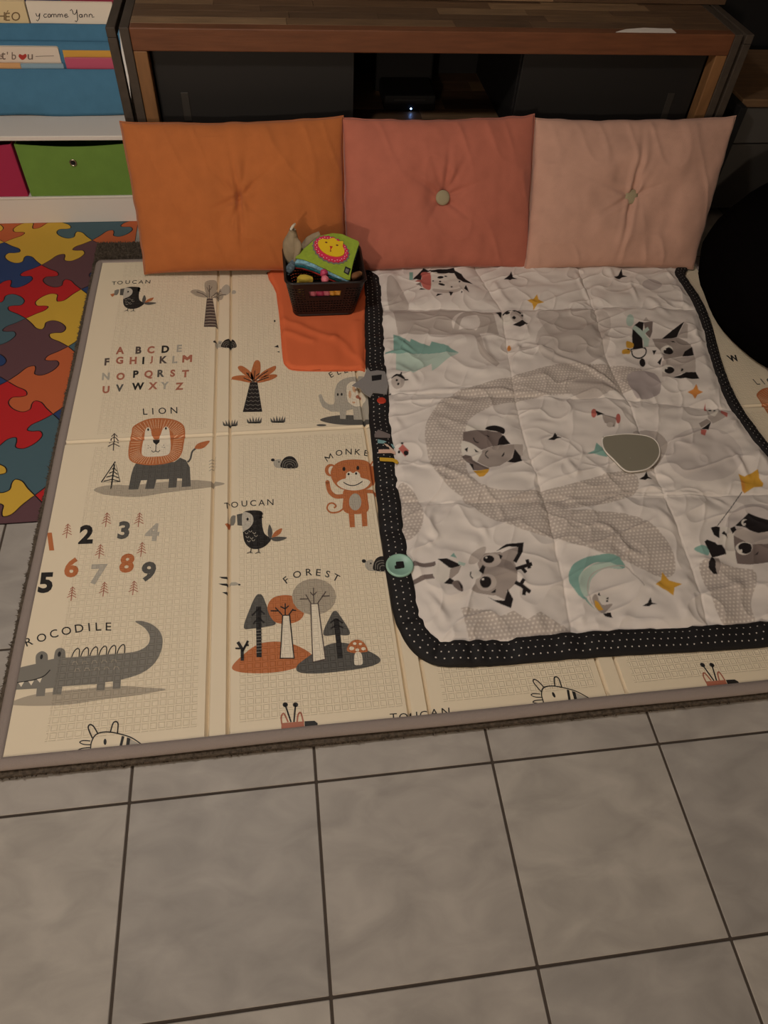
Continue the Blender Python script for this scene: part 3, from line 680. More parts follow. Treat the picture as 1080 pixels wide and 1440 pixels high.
# small puckers along the seams and the bound edge
H += 0.0030 * vnoise(wx * 60, wy * 60, 7) * (np.exp(-(dseam / 0.02)) + np.exp(-(dedge - 0.02).clip(0) / 0.02))
creases = [(Q1, [(195, 390), (245, 440), (325, 495)]), (Q1, [(180, 520), (270, 580), (328, 665)]), (Q1, [(175, 688), (430, 684), (780, 690), (1000, 705)]), (Q1, [(180, 738), (600, 735)]), (Q1, [(830, 430), (940, 490), (1070, 565)]),
           (Q1, [(615, 410), (650, 480), (725, 555)]), (Q1, [(800, 410), (822, 520)]), (Q1, [(150, 90), (205, 190)]), (Q1, [(680, 120), (770, 260)]), (Q2, [(100, 80), (160, 180), (205, 260)]), (Q2, [(395, 120), (430, 240)]),
           (Q2, [(470, 210), (570, 320)]), (Q2, [(560, 220), (690, 265)]), (Q2, [(0, 530), (200, 600), (340, 690)]), (Q2, [(640, 340), (760, 480)]), (Q2, [(240, 60), (330, 140)]), (Q2, [(480, 110), (560, 90), (620, 130)]), (Q2, [(0, 640), (180, 660), (330, 720), (400, 820)]),
           (Q3, [(265, 318), (420, 370), (600, 432), (665, 475)]), (Q3, [(185, 90), (255, 195)]), (Q3, [(740, 540), (775, 645)]), (Q3, [(840, 405), (1040, 435)]), (Q3, [(420, 560), (390, 660), (430, 760)]), (Q3, [(640, 640), (700, 740)]), (Q3, [(870, 120), (1060, 130)]),
           (Q4, [(30, 290), (125, 425)]), (Q4, [(290, 530), (335, 600)]), (Q4, [(580, 190), (710, 255)]), (Q4, [(450, 550), (640, 690)]), (Q4, [(780, 480), (900, 565)]), (Q4, [(0, 512), (200, 500), (480, 492), (800, 490)]), (Q4, [(330, 60), (400, 150)]), (Q4, [(480, 330), (560, 400)]),
           (Q4, [(900, 250), (1000, 420)]), (Q4, [(190, 350), (270, 420)]), (Q5, [(280, 320), (380, 440), (470, 545)]), (Q5, [(490, 500), (555, 385)]), (Q5, [(620, 30), (560, 150)]), (Q5, [(860, 420), (1000, 560)]), (Q5, [(300, 60), (380, 130)]),
           (Q6, [(190, 60), (310, 115)]), (Q6, [(265, 148), (390, 210), (500, 255)]), (Q6, [(430, 390), (530, 445)]), (Q6, [(480, 375), (560, 425)]), (Q6, [(640, 350), (720, 380)]), (Q6, [(880, 330), (960, 450)]), (Q6, [(130, 520), (170, 600)]), (Q6, [(330, 480), (350, 590)]), (Q6, [(620, 440), (640, 570)]), (Q6, [(700, 230), (900, 300)])]
for k, (K, pts) in enumerate(creases):
    P_ = wpath(K, sm(pts, 5, False) if len(pts) > 2 else pts); x0 = min(a for a, b in P_) - .05; x1 = max(a for a, b in P_) + .05; y0 = min(b for a, b in P_) - .05; y1 = max(b for a, b in P_) + .05
    i0, i1 = np.searchsorted(gx, [x0, x1]); j0, j1 = np.searchsorted(gy, [y0, y1])
    X_, Y_ = wx[j0:j1, i0:i1], wy[j0:j1, i0:i1]; d = segdist(P_, X_, Y_)
    de_ = np.minimum(np.hypot(X_ - P_[0][0], Y_ - P_[0][1]), np.hypot(X_ - P_[-1][0], Y_ - P_[-1][1])); tp = 0.25 + 0.75 * ss(0.0, 0.045, de_); wd_ = 0.0075 + 0.006 * ((k * 37) % 10) / 10
    H[j0:j1, i0:i1] += tp * (0.0046 + 0.0018 * ((k * 53) % 10) / 10) * np.exp(-(d / wd_) ** 2) - 0.0016 * np.exp(-(d / 0.022) ** 2)
H *= ss(0.012, 0.045, dedge) * 0.75 + 0.25
H = (H * 1.15).clip(-0.004, 0.036) + QZ - 0.003
def qh(x, y):
    i = (x - gx[0]) / GS; j = (y - gy[0]) / GS; i = min(max(i, 0), len(gx) - 2); j = min(max(j, 0), len(gy) - 2)
    return float(H[int(j), int(i)])
# printed colours of the cloth, and a shadow painted beside the mirror
QC = dict(white=rgb(226, 214, 204), taupe=rgb(188, 174, 164), grey=rgb(164, 150, 141), patch=rgb(190, 175, 164), dkgrey=rgb(122, 107, 101), black=rgb(34, 28, 28), teal=rgb(134, 170, 158), mint=rgb(184, 200, 186), yellow=rgb(214, 160, 60), orange=rgb(214, 140, 70), pink=rgb(190, 104, 94), cream=rgb(222, 212, 200), dot=rgb(222, 210, 198), lilac=rgb(176, 162, 158))
CQ = np.empty(GX.shape + (3,), np.float32); CQ[:] = QC['white'][:3]
def paint(K, pts, c, curve=False, dots=False, a=1.0):
    if curve: pts = sm(pts, 5)
    P_ = wpath(K, pts, QZ + 0.004); x0 = min(q_[0] for q_ in P_); x1 = max(q_[0] for q_ in P_); y0 = min(q_[1] for q_ in P_); y1 = max(q_[1] for q_ in P_)
    i0, i1 = np.searchsorted(gx, [x0 - GS, x1 + GS]); j0, j1 = np.searchsorted(gy, [y0 - GS, y1 + GS])
    if i1 <= i0 or j1 <= j0: return
    X, Y = GX[j0:j1, i0:i1], GY[j0:j1, i0:i1]; m_ = np.zeros(X.shape)
    for ox in (-.25, .25):
        for oy in (-.25, .25): m_ += inside(P_, X + ox * GS, Y + oy * GS) * 0.25
    m_ = (m_ * a)[..., None]; sub = CQ[j0:j1, i0:i1]; col = np.array(QC[c][:3])
    if dots:
        sp = 0.0092; u = X / sp; v = Y / sp; row = np.floor(v); uu = u + 0.5 * (row % 2)
        r = np.hypot(uu - np.floor(uu) - 0.5, v - row - 0.5); dm = (1 - ss(0.16, 0.36, r))[..., None]
        col = col * (1 - dm) + np.array(QC['dot'][:3]) * dm
    CQ[j0:j1, i0:i1] = sub * (1 - m_) + col * m_
def pline(K, pts, wd, c, curve=False):
    if curve: pts = sm(pts, 5, False)
    L_, R_ = ribbon(pts, wd); paint(K, L_ + R_[::-1], c)
def pell(K, cx, cy, rx, ry, c, ang=0): paint(K, ell(cx, cy, rx, ry, ang), c)
# grey areas
paint(ID, [(552, 436), (640, 436), (692, 438), (702, 470), (640, 472), (560, 470)], 'taupe'); paint(ID, [(545, 392), (560, 400), (575, 432), (548, 432)], 'taupe', True); paint(ID, ell(805, 480, 52, 36), 'taupe', a=.6); paint(ID, ell(655, 455, 20, 16), 'white')
paint(ID, [(760, 436), (845, 436), (855, 470), (800, 500), (770, 470)], 'taupe', True, a=.6)
paint(ID, [(597, 612), (608, 582), (632, 556), (680, 538), (740, 525), (800, 512), (900, 520), (905, 548), (800, 552), (740, 560), (690, 572), (662, 590), (656, 604), (656, 660), (668, 676), (700, 690), (790, 684), (880, 662), (892, 694), (800, 716), (700, 716), (640, 692), (608, 658)], 'patch', True, True)
paint(ID, [(560, 684), (580, 690), (595, 718), (591, 745), (574, 760), (560, 745)], 'patch', True, True)
paint(ID, [(650, 700), (690, 706), (760, 716), (880, 722), (935, 755), (950, 800), (930, 812), (880, 790), (800, 764), (740, 748), (690, 728)], 'patch', True, True)
paint(ID, [(648, 856), (690, 858), (702, 868), (722, 860), (742, 872), (760, 862), (806, 888), (740, 898), (660, 900)], 'patch', False, True); paint(ID, [(985, 790), (1030, 796), (1062, 806), (1056, 850), (1060, 880), (1020, 882), (1000, 840)], 'patch', True, True)
paint(ID, ell(990, 640, 55, 38), 'lilac', a=.35); paint(ID, [(882, 528), (920, 526), (928, 552), (896, 560)], 'lilac', True); paint(ID, ell(830, 545, 30, 14), 'taupe', a=.8); paint(ID, ell(1060, 740, 40, 30), 'lilac', a=.5); paint(ID, ell(917, 400, 14, 8), 'lilac', a=.6)
pline(ID, [(640, 468), (668, 470), (678, 495), (700, 515)], 8, 'taupe', True); pline(ID, [(640, 470), (650, 445), (685, 440)], 7, 'taupe', True)
# teal fir
paint(Q1, [(150, 490), (192, 485), (192, 393), (240, 415), (275, 436), (280, 420), (375, 456), (385, 432), (450, 458), (522, 497), (150, 498)], 'teal'); paint(Q1, [(205, 498), (522, 498), (460, 532), (388, 582), (384, 546), (290, 602), (205, 582)], 'mint')
# spiky hedgehog
paint(Q7, [(105, 90), (140, 90), (140, 160), (105, 165)], 'teal')
paint(Q7, [(300, 95), (480, 92), (560, 150), (622, 210), (632, 262), (560, 292), (440, 297), (340, 282), (305, 240)], 'cream', True); paint(Q7, [(330, 255), (450, 270), (600, 265), (560, 294), (440, 300), (345, 285)], 'taupe', True)
paint(Q7, [(140, 155), (190, 105), (240, 55), (285, 78), (380, 64), (525, 66), (540, 85), (600, 112), (640, 165), (708, 210), (620, 195), (560, 150), (530, 104), (380, 108), (300, 86), (250, 96), (215, 125)], 'black')
paint(Q7, [(160, 176), (220, 155), (213, 108), (240, 90), (300, 105), (311, 180), (302, 262), (240, 236), (210, 195)], 'pink', True); paint(Q7, [(136, 158), (180, 124), (222, 128), (216, 162)], 'black'); paint(Q7, [(165, 195), (215, 195), (225, 230)], 'dkgrey')
for e_ in ((400, 147, 30, 10, -4), (396, 185, 11, 10, 0), (410, 218, 32, 11, 14), (580, 186, 9, 9, 0), (505, 238, 9, 9, 0), (450, 135, 14, 5, 0), (330, 178, 9, 6, 0)): pell(Q7, e_[0], e_[1], e_[2], e_[3], 'black', e_[4])
for t_ in ([(640, 226), (670, 298), (620, 266)], [(478, 284), (522, 290), (497, 328)], [(355, 328), (370, 302), (424, 308)], [(198, 250), (215, 236), (268, 256)], [(590, 288), (610, 300), (596, 308)]): paint(Q7, t_, 'black')
# sparkles and stars
for x, y in ((718, 391), (873, 387), (780, 616), (908, 672), (913, 850)):
    paint(ID, [(x - 10, y + 3), (x - 3, y - 1), (x + 1, y - 9), (x + 3, y - 1), (x + 10, y + 1), (x + 2, y + 2), (x - 1, y + 4)], 'black')
def star(cx, cy, r, c, a0, sq=0.85, n=5, inner=0.45):
    paint(ID, [(cx + (r if k % 2 == 0 else r * inner) * math.cos(math.radians(a0 + k * 180 / n)), cy + sq * (r if k % 2 == 0 else r * inner) * math.sin(math.radians(a0 + k * 180 / n))) for k in range(2 * n)], c)
star(753, 424, 12, 'yellow', -80, .8, 4); star(978, 551, 11, 'orange', -90, .8, 4)
paint(Q9, [(675, 36), (745, 76), (890, 12), (905, 110), (958, 172), (945, 214), (840, 222), (740, 280), (708, 250), (695, 120)], 'yellow'); paint(Q9, [(690, 90), (730, 120), (745, 200), (740, 280), (708, 250)], 'orange', a=.7)
paint(Q6, [(545, 302), (577, 348), (642, 370), (604, 386), (598, 427), (565, 402), (508, 370), (538, 345)], 'yellow')
# small raccoon
paint(Q1, ell(775, 312, 48, 34), 'cream'); paint(Q1, ell(815, 310, 34, 30), 'taupe'); paint(Q1, [(706, 286), (740, 284), (736, 320)], 'black'); paint(Q1, [(795, 352), (842, 330), (874, 347), (830, 362)], 'black'); pline(Q1, [(745, 300), (770, 285), (800, 282), (835, 300)], 8, 'black', True)
pell(Q1, 768, 296, 12, 6, 'black'); pell(Q1, 800, 322, 10, 6, 'black'); pell(Q1, 842, 308, 6, 5, 'black'); paint(Q1, [(788, 275), (815, 276), (800, 295)], 'black'); pell(Q1, 780, 458, 10, 16, 'orange')
# large raccoon
pell(Q8, 200, 240, 42, 60, 'mint'); paint(Q8, [(245, 290), (300, 248), (346, 265), (335, 400), (342, 548), (235, 548), (222, 400), (226, 330)], 'black'); paint(Q8, [(345, 265), (440, 263), (442, 360), (418, 425), (372, 380)], 'dkgrey'); paint(Q8, [(340, 250), (372, 205), (415, 262)], 'taupe')
pline(Q8, [(235, 310), (330, 380), (372, 450), (372, 525)], 52, 'mint', True); pline(Q8, [(330, 385), (370, 345), (400, 325)], 36, 'mint'); paint(Q8, [(380, 400), (412, 440), (400, 500), (360, 520)], 'mint')
paint(Q8, [(165, 458), (236, 480), (230, 530), (165, 530)], 'yellow', True); paint(Q8, [(118, 560), (190, 545), (192, 606), (122, 606)], 'yellow', True)
pline(Q8, [(170, 548), (205, 562), (232, 622), (300, 642), (362, 612), (370, 560), (335, 543), (235, 545), (195, 560)], 13, 'black', True); pell(Q8, 337, 690, 33, 50, 'black')
paint(Q8, [(545, 437), (620, 375), (782, 266), (725, 375), (702, 434)], 'black'); paint(Q8, [(702, 434), (782, 283), (818, 300), (818, 445)], 'taupe')
paint(Q8, [(440, 435), (560, 437), (720, 437), (820, 475), (880, 545), (887, 628), (760, 642), (560, 682), (540, 600), (478, 530)], 'grey'); paint(Q8, [(760, 644), (790, 580), (870, 528), (887, 626)], 'black')
paint(Q8, [(545, 687), (890, 632), (902, 760), (900, 815), (780, 820), (660, 865), (545, 852)], 'taupe'); paint(Q8, [(655, 864), (740, 850), (800, 814), (905, 814), (948, 877), (860, 892), (740, 886)], 'black')
pell(Q8, 595, 572, 70, 46, 'cream'); pell(Q8, 612, 583, 54, 36, 'black'); pell(Q8, 605, 778, 66, 46, 'cream'); pell(Q8, 622, 790, 52, 37, 'black'); pell(Q8, 575, 562, 10, 8, 'cream'); pell(Q8, 592, 768, 10, 8, 'cream')
paint(Q8, [(438, 568), (484, 566), (457, 620)], 'black'); paint(Q8, [(498, 690), (542, 648), (530, 724)], 'black'); paint(Q8, [(630, 474), (665, 478), (684, 496), (650, 490)], 'black'); paint(Q8, [(740, 810), (752, 772), (772, 780), (765, 802)], 'black')
# sleeping bear
paint(Q10, [(365, 160), (380, 135), (570, 135), (560, 190), (365, 195)], 'cream'); paint(Q10, [(556, 180), (580, 145), (650, 131), (720, 150), (740, 185), (722, 224), (650, 192)], 'black', True)
paint(Q10, [(345, 202), (420, 190), (560, 187), (690, 205), (720, 240), (792, 305), (680, 326), (520, 358), (440, 312), (340, 287)], 'dkgrey'); paint(Q10, [(670, 324), (684, 265), (720, 233), (794, 305)], 'black')
paint(Q10, [(790, 310), (915, 298), (915, 400), (840, 470), (780, 470)], 'taupe'); paint(Q10, [(478, 462), (530, 360), (690, 322), (830, 308), (832, 352), (800, 430), (760, 467), (690, 515), (590, 526), (520, 492)], 'grey'); paint(Q10, [(763, 467), (815, 430), (834, 350), (892, 410), (905, 466), (840, 481)], 'black')
paint(Q10, [(330, 292), (390, 290), (460, 320), (524, 375), (502, 420), (470, 464), (400, 402), (342, 404)], 'cream', True); paint(Q10, [(358, 350), (392, 333), (386, 374)], 'black'); paint(Q10, [(448, 344), (498, 380), (465, 377)], 'black')
pline(Q10, [(440, 252), (458, 284), (492, 297)], 9, 'black', True); pline(Q10, [(580, 370), (556, 400), (586, 438)], 9, 'black', True); paint(Q10, [(550, 236), (592, 248), (576, 260)], 'black'); paint(Q10, [(708, 418), (735, 378), (738, 400), (724, 418)], 'black')
paint(Q10, [(335, 412), (370, 396), (415, 410), (440, 450), (520, 500), (592, 532), (585, 550), (440, 557), (410, 490), (350, 450)], 'dkgrey'); paint(Q10, [(403, 488), (440, 495), (446, 557)], 'black'); paint(Q10, [(440, 562), (592, 545), (580, 582), (540, 618), (500, 622), (465, 596)], 'yellow')
# young deer
pline(Q5, [(262, 195), (320, 210), (380, 204)], 24, 'dkgrey', True); pline(Q5, [(262, 292), (330, 272), (390, 270)], 24, 'dkgrey', True); pell(Q5, 415, 248, 50, 55, 'cream')
paint(Q5, [(390, 180), (440, 177), (512, 205), (490, 232), (450, 222)], 'black'); paint(Q5, [(458, 228), (517, 210), (500, 250), (448, 292)], 'grey'); paint(Q5, [(423, 305), (455, 275), (478, 290), (470, 312)], 'black'); paint(Q5, [(468, 300), (500, 290), (522, 322), (519, 354), (480, 330)], 'dkgrey', True); paint(Q5, [(495, 292), (520, 318), (519, 352), (505, 310)], 'black')
paint(Q5, [(458, 165), (475, 145), (492, 172)], 'teal'); paint(Q5, [(500, 188), (540, 196), (530, 212), (500, 205)], 'mint')
paint(Q5, [(555, 195), (575, 140), (640, 105), (640, 140), (600, 190)], 'taupe', True); paint(Q5, [(730, 142), (812, 112), (808, 160), (785, 205), (720, 190)], 'grey'); paint(Q5, [(698, 134), (750, 100), (842, 88), (836, 140), (802, 202), (785, 190), (808, 150), (812, 113), (760, 114)], 'black')
paint(Q5, [(600, 195), (640, 140), (720, 138), (785, 185), (806, 235), (806, 300), (760, 342), (690, 362), (600, 350), (566, 340), (600, 290), (618, 240)], 'grey'); paint(Q5, [(620, 205), (700, 215), (806, 262), (806, 240), (770, 190), (720, 170)], 'dkgrey', a=.5)
pell(Q5, 672, 180, 52, 36, 'taupe'); pell(Q5, 645, 298, 56, 40, 'taupe'); pell(Q5, 660, 173, 29, 21, 'black'); pell(Q5, 642, 297, 31, 26, 'black'); pell(Q5, 592, 255, 30, 28, 'cream'); paint(Q5, [(608, 234), (628, 203), (642, 215), (630, 258)], 'black'); pline(Q5, [(566, 240), (564, 262), (576, 278)], 6, 'black', True)
pell(Q5, 648, 164, 6, 5, 'cream'); pell(Q5, 628, 285, 7, 5, 'cream'); paint(Q5, [(710, 148), (732, 158), (722, 178)], 'black'); paint(Q5, [(670, 348), (698, 328), (696, 348)], 'black')
paint(Q5, [(690, 358), (752, 340), (752, 392)], 'grey'); paint(Q5, [(646, 362), (690, 385), (742, 392), (758, 333), (787, 385), (775, 434), (720, 408)], 'black')
for l_ in ([(798, 234), (884, 206)], [(857, 184), (870, 230)], [(826, 222), (852, 252)], [(796, 300), (876, 350)], [(824, 315), (840, 290)], [(846, 330), (842, 366)]): pline(Q5, l_, 19, 'black')
# moon and bird
paint(Q6, [(200, 492), (120, 420), (70, 350), (88, 275), (160, 235), (270, 217), (320, 230), (357, 280), (300, 288), (220, 258), (152, 292), (120, 350), (150, 430)], 'teal', True); paint(Q6, [(150, 300), (220, 260), (300, 266), (340, 290), (250, 290), (184, 345), (165, 430), (130, 400), (118, 340)], 'mint', True)
pline(Q6, [(190, 470), (165, 400), (185, 320), (260, 285), (350, 275), (400, 320), (450, 380)], 5, 'taupe', True)
paint(Q6, [(188, 440), (210, 423), (240, 470), (292, 465), (270, 495), (240, 518), (205, 484)], 'grey', True); paint(Q6, [(200, 448), (220, 458), (246, 496), (225, 502), (205, 482)], 'yellow'); pell(Q6, 248, 442, 28, 20, 'cream'); pell(Q6, 265, 452, 6, 5, 'black'); paint(Q6, [(215, 425), (222, 412), (232, 428)], 'black'); paint(Q6, [(258, 440), (272, 430), (272, 444)], 'black'); paint(Q6, [(240, 520), (280, 512), (292, 538), (258, 532)], 'black')
# panda with a star on a string
pline(Q9, [(712, 262), (560, 480), (412, 675)], 9, 'black'); paint(Q9, [(145, 930), (250, 905), (315, 960), (300, 1025), (200, 980)], 'teal', True)
paint(Q9, [(440, 690), (560, 700), (620, 790), (640, 1020), (660, 1110), (500, 1020), (440, 880)], 'cream'); paint(Q9, [(336, 690), (400, 678), (442, 690), (430, 832), (370, 780)], 'black')
paint(Q9, [(258, 862), (290, 836), (380, 880), (410, 910), (465, 903), (518, 1012), (350, 1052), (310, 960), (288, 935)], 'black'); paint(Q9, [(340, 1045), (372, 1058), (392, 1150), (418, 1242), (370, 1237), (314, 1170), (304, 1110)], 'black'); paint(Q9, [(375, 1055), (430, 1060), (452, 1150), (432, 1240), (416, 1242), (390, 1150)], 'grey')
paint(Q9, [(635, 700), (800, 745), (1016, 735), (1250, 760), (1250, 900), (820, 905), (700, 845), (606, 790)], 'taupe'); paint(Q9, [(602, 790), (720, 850), (820, 905), (1016, 898), (1230, 905), (1200, 1060), (1016, 1105), (830, 1132), (658, 1112), (628, 1000)], 'dkgrey')
paint(Q9, [(618, 680), (772, 538), (900, 590), (1016, 630), (1250, 660), (1250, 730), (1016, 740), (900, 757), (800, 732), (700, 692)], 'black')
pell(Q9, 735, 645, 46, 44, 'cream'); pell(Q9, 790, 655, 75, 48, 'black', 10); pell(Q9, 735, 660, 13, 12, 'cream'); pell(Q9, 728, 940, 100, 74, 'cream'); pell(Q9, 742, 938, 82, 60, 'black', 15); pell(Q9, 695, 972, 16, 14, 'cream')
paint(Q9, [(562, 706), (615, 684), (634, 730), (585, 780)], 'black'); paint(Q9, [(460, 770), (490, 738), (527, 832)], 'black'); paint(Q9, [(856, 1020), (908, 972), (900, 1005)], 'black')
# two little pink eared foxes
pell(Q4, 196, 82, 14, 22, 'pink'); paint(Q4, [(203, 68), (250, 90), (212, 96)], 'black'); paint(Q4, [(235, 92), (310, 108), (302, 152), (250, 130)], 'grey'); pell(Q4, 318, 112, 12, 25, 'pink'); pell(Q4, 290, 142, 8, 7, 'black'); pell(Q4, 278, 140, 18, 12, 'taupe')
paint(Q4, [(766, 18), (778, 58), (762, 52)], 'pink'); paint(Q4, [(775, 40), (850, 55), (870, 92), (800, 130), (775, 95)], 'taupe'); paint(Q4, [(778, 38), (840, 52), (812, 92), (786, 84)], 'cream'); pell(Q4, 793, 50, 9, 6, 'black'); pell(Q4, 812, 56, 6, 5, 'black'); paint(Q4, [(848, 52), (877, 72), (872, 98), (842, 70)], 'pink')
paint(Q4, [(728, 130), (770, 105), (792, 120), (740, 152)], 'grey'); paint(Q4, [(742, 158), (792, 120), (776, 164)], 'black'); paint(Q4, [(735, 162), (768, 166), (760, 192), (738, 186)], 'pink')
paint(Q4, [(162, 282), (200, 266), (210, 228), (242, 250), (268, 300), (215, 286)], 'teal'); paint(Q4, [(400, 168), (520, 178), (568, 232), (548, 300), (500, 345), (420, 300)], 'taupe', True)  # taupe patch: grey shadow right of the mirror, painted into the cloth colour
# little insects by the edge
pell(Q1, 214, 640, 34, 30, 'taupe'); paint(Q1, [(180, 628), (205, 606), (242, 616), (248, 630), (210, 618)], 'black', True); pell(Q1, 208, 634, 6, 5, 'black'); pell(Q1, 216, 652, 6, 5, 'black'); pline(Q1, [(226, 615), (232, 598)], 7, 'black'); pline(Q1, [(246, 632), (266, 630)], 6, 'black'); pline(Q1, [(164, 690), (180, 684)], 6, 'black')
paint(ID, [(560, 633), (566, 628), (575, 635), (570, 643)], 'pink'); pell(ID, 571, 638, 3.5, 3, 'black'); pell(ID, 565, 627, 2, 1.5, 'black'); pell(ID, 561, 637, 1.6, 2, 'black')

qb = empty('activity_blanket', (1.08, 0.9, MT))
tag(qb, 'white quilted baby blanket with woodland animals and black dotted border', 'blanket')
msk = inside(ring, GX, GY); NI = GX.shape[1]
cell = msk[:-1, :-1] & msk[1:, :-1] & msk[:-1, 1:] & msk[1:, 1:]
jj, ii = np.nonzero(cell); k0 = jj * NI + ii
quads = np.stack([k0, k0 + 1, k0 + NI + 1, k0 + NI], 1)
usedv = np.unique(quads); remap = np.full(GX.size, -1); remap[usedv] = np.arange(len(usedv)); quads = remap[quads]
me = bpy.data.meshes.new('quilted_top')
co = np.stack([GX.ravel()[usedv], GY.ravel()[usedv], H.ravel()[usedv]], 1).astype(np.float32)
me.vertices.add(len(co)); me.vertices.foreach_set('co', co.ravel())
me.loops.add(quads.size); me.loops.foreach_set('vertex_index', quads.ravel().astype(np.int32))
me.polygons.add(len(quads)); me.polygons.foreach_set('loop_start', np.arange(0, quads.size, 4, dtype=np.int32)); me.polygons.foreach_set('use_smooth', np.ones(len(quads), bool))
me.update(calc_edges=True)
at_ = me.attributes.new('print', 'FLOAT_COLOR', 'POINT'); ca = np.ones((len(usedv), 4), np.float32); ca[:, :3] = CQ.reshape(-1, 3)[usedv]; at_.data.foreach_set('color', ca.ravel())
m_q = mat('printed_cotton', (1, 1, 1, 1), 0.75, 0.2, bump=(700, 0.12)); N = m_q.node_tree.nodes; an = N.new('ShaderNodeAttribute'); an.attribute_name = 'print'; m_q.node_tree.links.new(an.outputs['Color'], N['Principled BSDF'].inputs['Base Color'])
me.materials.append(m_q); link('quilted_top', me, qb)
# black dotted border
m_bd = mat('black_dotted_cloth', rgb(30, 27, 27), 0.7, 0.25)
nt = m_bd.node_tree; uv = nt.nodes.new('ShaderNodeUVMap'); uv.uv_map = 'UVMap'; sp = nt.nodes.new('ShaderNodeSeparateXYZ'); nt.links.new(uv.outputs[0], sp.inputs[0]); Mn = lambda *a: math_node(nt, *a)
S_ = 0.0150; v_ = Mn('DIVIDE', sp.outputs[1], S_); row = Mn('FLOOR', v_); u_ = Mn('ADD', Mn('DIVIDE', sp.outputs[0], S_), Mn('MULTIPLY', Mn('FLOORED_MODULO', row, 2.0), 0.5))
du = Mn('SUBTRACT', Mn('FRACT', u_), 0.5); dv = Mn('SUBTRACT', Mn('FRACT', v_), 0.5); rr_ = Mn('SQRT', Mn('ADD', Mn('MULTIPLY', du, du), Mn('MULTIPLY', dv, dv)))
dotm = Mn('LESS_THAN', rr_, 0.105); inb = Mn('MULTIPLY', Mn('GREATER_THAN', sp.outputs[1], 0.010), Mn('LESS_THAN', sp.outputs[1], 0.053)); dotm = Mn('MULTIPLY', dotm, inb)
mx = nt.nodes.new('ShaderNodeMix'); mx.data_type = 'RGBA'; mx.inputs[6].default_value = rgb(30, 27, 27); mx.inputs[7].default_value = rgb(196, 186, 176); nt.links.new(dotm, mx.inputs[0]); nt.links.new(mx.outputs[2], nt.nodes['Principled BSDF'].inputs['Base Color'])
rp = [Vector(r_) for r_ in sm(border_c, 22)]
prof = [(-0.027, -0.004), (-0.0275, 0.003), (-0.022, 0.0085), (-0.012, 0.0115), (0.0, 0.0120), (0.012, 0.0128), (0.022, 0.0120), (0.0270, 0.0085), (0.0285, 0.004)]
cl = [0.0]
for a, b in zip(prof[:-1], prof[1:]): cl.append(cl[-1] + math.hypot(b[0] - a[0], b[1] - a[1]))
n = len(rp); q = MB(); vs = []; arc = [0.0]
for i in range(n): arc.append(arc[-1] + (rp[(i + 1) % n] - rp[i]).length)
wn = vnoise(np.array(arc[:-1]) * 25, np.zeros(n) + 3.3, 11); wn2 = vnoise(np.array(arc[:-1]) * 60, np.zeros(n) + 9.1, 12)
for i, c in enumerate(rp):
    t = (rp[(i + 1) % n] - rp[i - 1]).normalized(); inw = Vector((-t.y, t.x))
    sgn = 1.0
    thin = 0.62 if c.x > 1.50 and c.y > 0.35 else 1.0
    for d, h in prof:
        pz = c + inw * (d * thin * sgn + 0.0020 * wn[i] + 0.0016 * wn2[i]); vs.append((pz.x, pz.y, MT + 0.0045 + h * (1 + 0.5 * wn2[i] + 0.4 * wn[i])))
k = len(prof); q.add(vs, [(i * k + a, ((i + 1) % n) * k + a, ((i + 1) % n) * k + a + 1, i * k + a + 1) for i in range(n) for a in range(k - 1)])
bo = q.build('dotted_border', m_bd, qb, smooth=True)
uvl = bo.data.uv_layers.new(name='UVMap'); li = 0
for i in range(n):
    for a in range(k - 1):
        for (ii_, aa) in ((i, a), (i + 1, a), (i + 1, a + 1), (i, a + 1)): uvl.data[li].uv = (arc[ii_], cl[aa]); li += 1
bo.data.flip_normals() if bo.data.polygons[4].normal.z < 0 else None
# play mirror, button, loops and tabs sewn on
def cloth_patch(name, K, pts, m_, z, th, parent, curve=False, bevel=0.0006):
    q = MB(); q.prism([tuple(at(*K(p_), z)[:2]) for p_ in (sm(pts, 5) if curve else pts)], z - th, z); return q.build(name, m_, parent, bevel=bevel)
mir = [(245, 200), (290, 187), (380, 180), (480, 195), (525, 235), (528, 295), (480, 350), (420, 368), (360, 365), (300, 310), (250, 255)]
mz = max(qh(*at(*Q4((390 + (p_[0] - 390) * f_, 275 + (p_[1] - 275) * f_)), QZ)[:2]) for p_ in sm(mir, 3) for f_ in (0, .3, .6, .8, 1)) + 0.0005
m_mirror = mat('play_mirror_film', rgb(150, 142, 124), 0.3, 0.6, metal=0.15, bump=(18, 0.35))  # ceiling reflection is put into this mostly diffuse olive-grey colour
mo = cloth_patch('play_mirror', Q4, mir, m_mirror, mz, 0.006, qb, True)
q = MB(); q.tube([Vector((*at(*Q4(p_), mz)[:2], mz - 0.001)) for p_ in sm(mir, 5) + [mir[0]]], 0.0022, 6); tag(q.build('white_piping', mat('white_piping', rgb(228, 218, 206), 0.8), mo, smooth=True), 'white piping')
bc = at(562, 796, 0.044); q = MB()
q.lathe([(0.001, -0.001), (0.0285, -0.001), (0.0305, 0.001), (0.0305, 0.004), (0.0285, 0.0055), (0.0250, 0.0050), (0.0235, 0.0032), (0.001, 0.0030)], bc, n=36)
bt = tag(q.build('mint_button', mat('mint_plastic', rgb(150, 188, 168), 0.4, 0.5), qb, smooth=True), 'big mint green button')
q = MB(); q.box(bc.x - 0.008, bc.x + 0.009, bc.y - 0.008, bc.y + 0.008, bc.z + 0.003, bc.z + 0.0075); q.box(bc.x - 0.012, bc.x + 0.002, bc.y - 0.009, bc.y - 0.001, bc.z + 0.003, bc.z + 0.0065); q.build('button_cord', mat('black_cord', rgb(24, 22, 22), 0.8), bt, bevel=0.002)
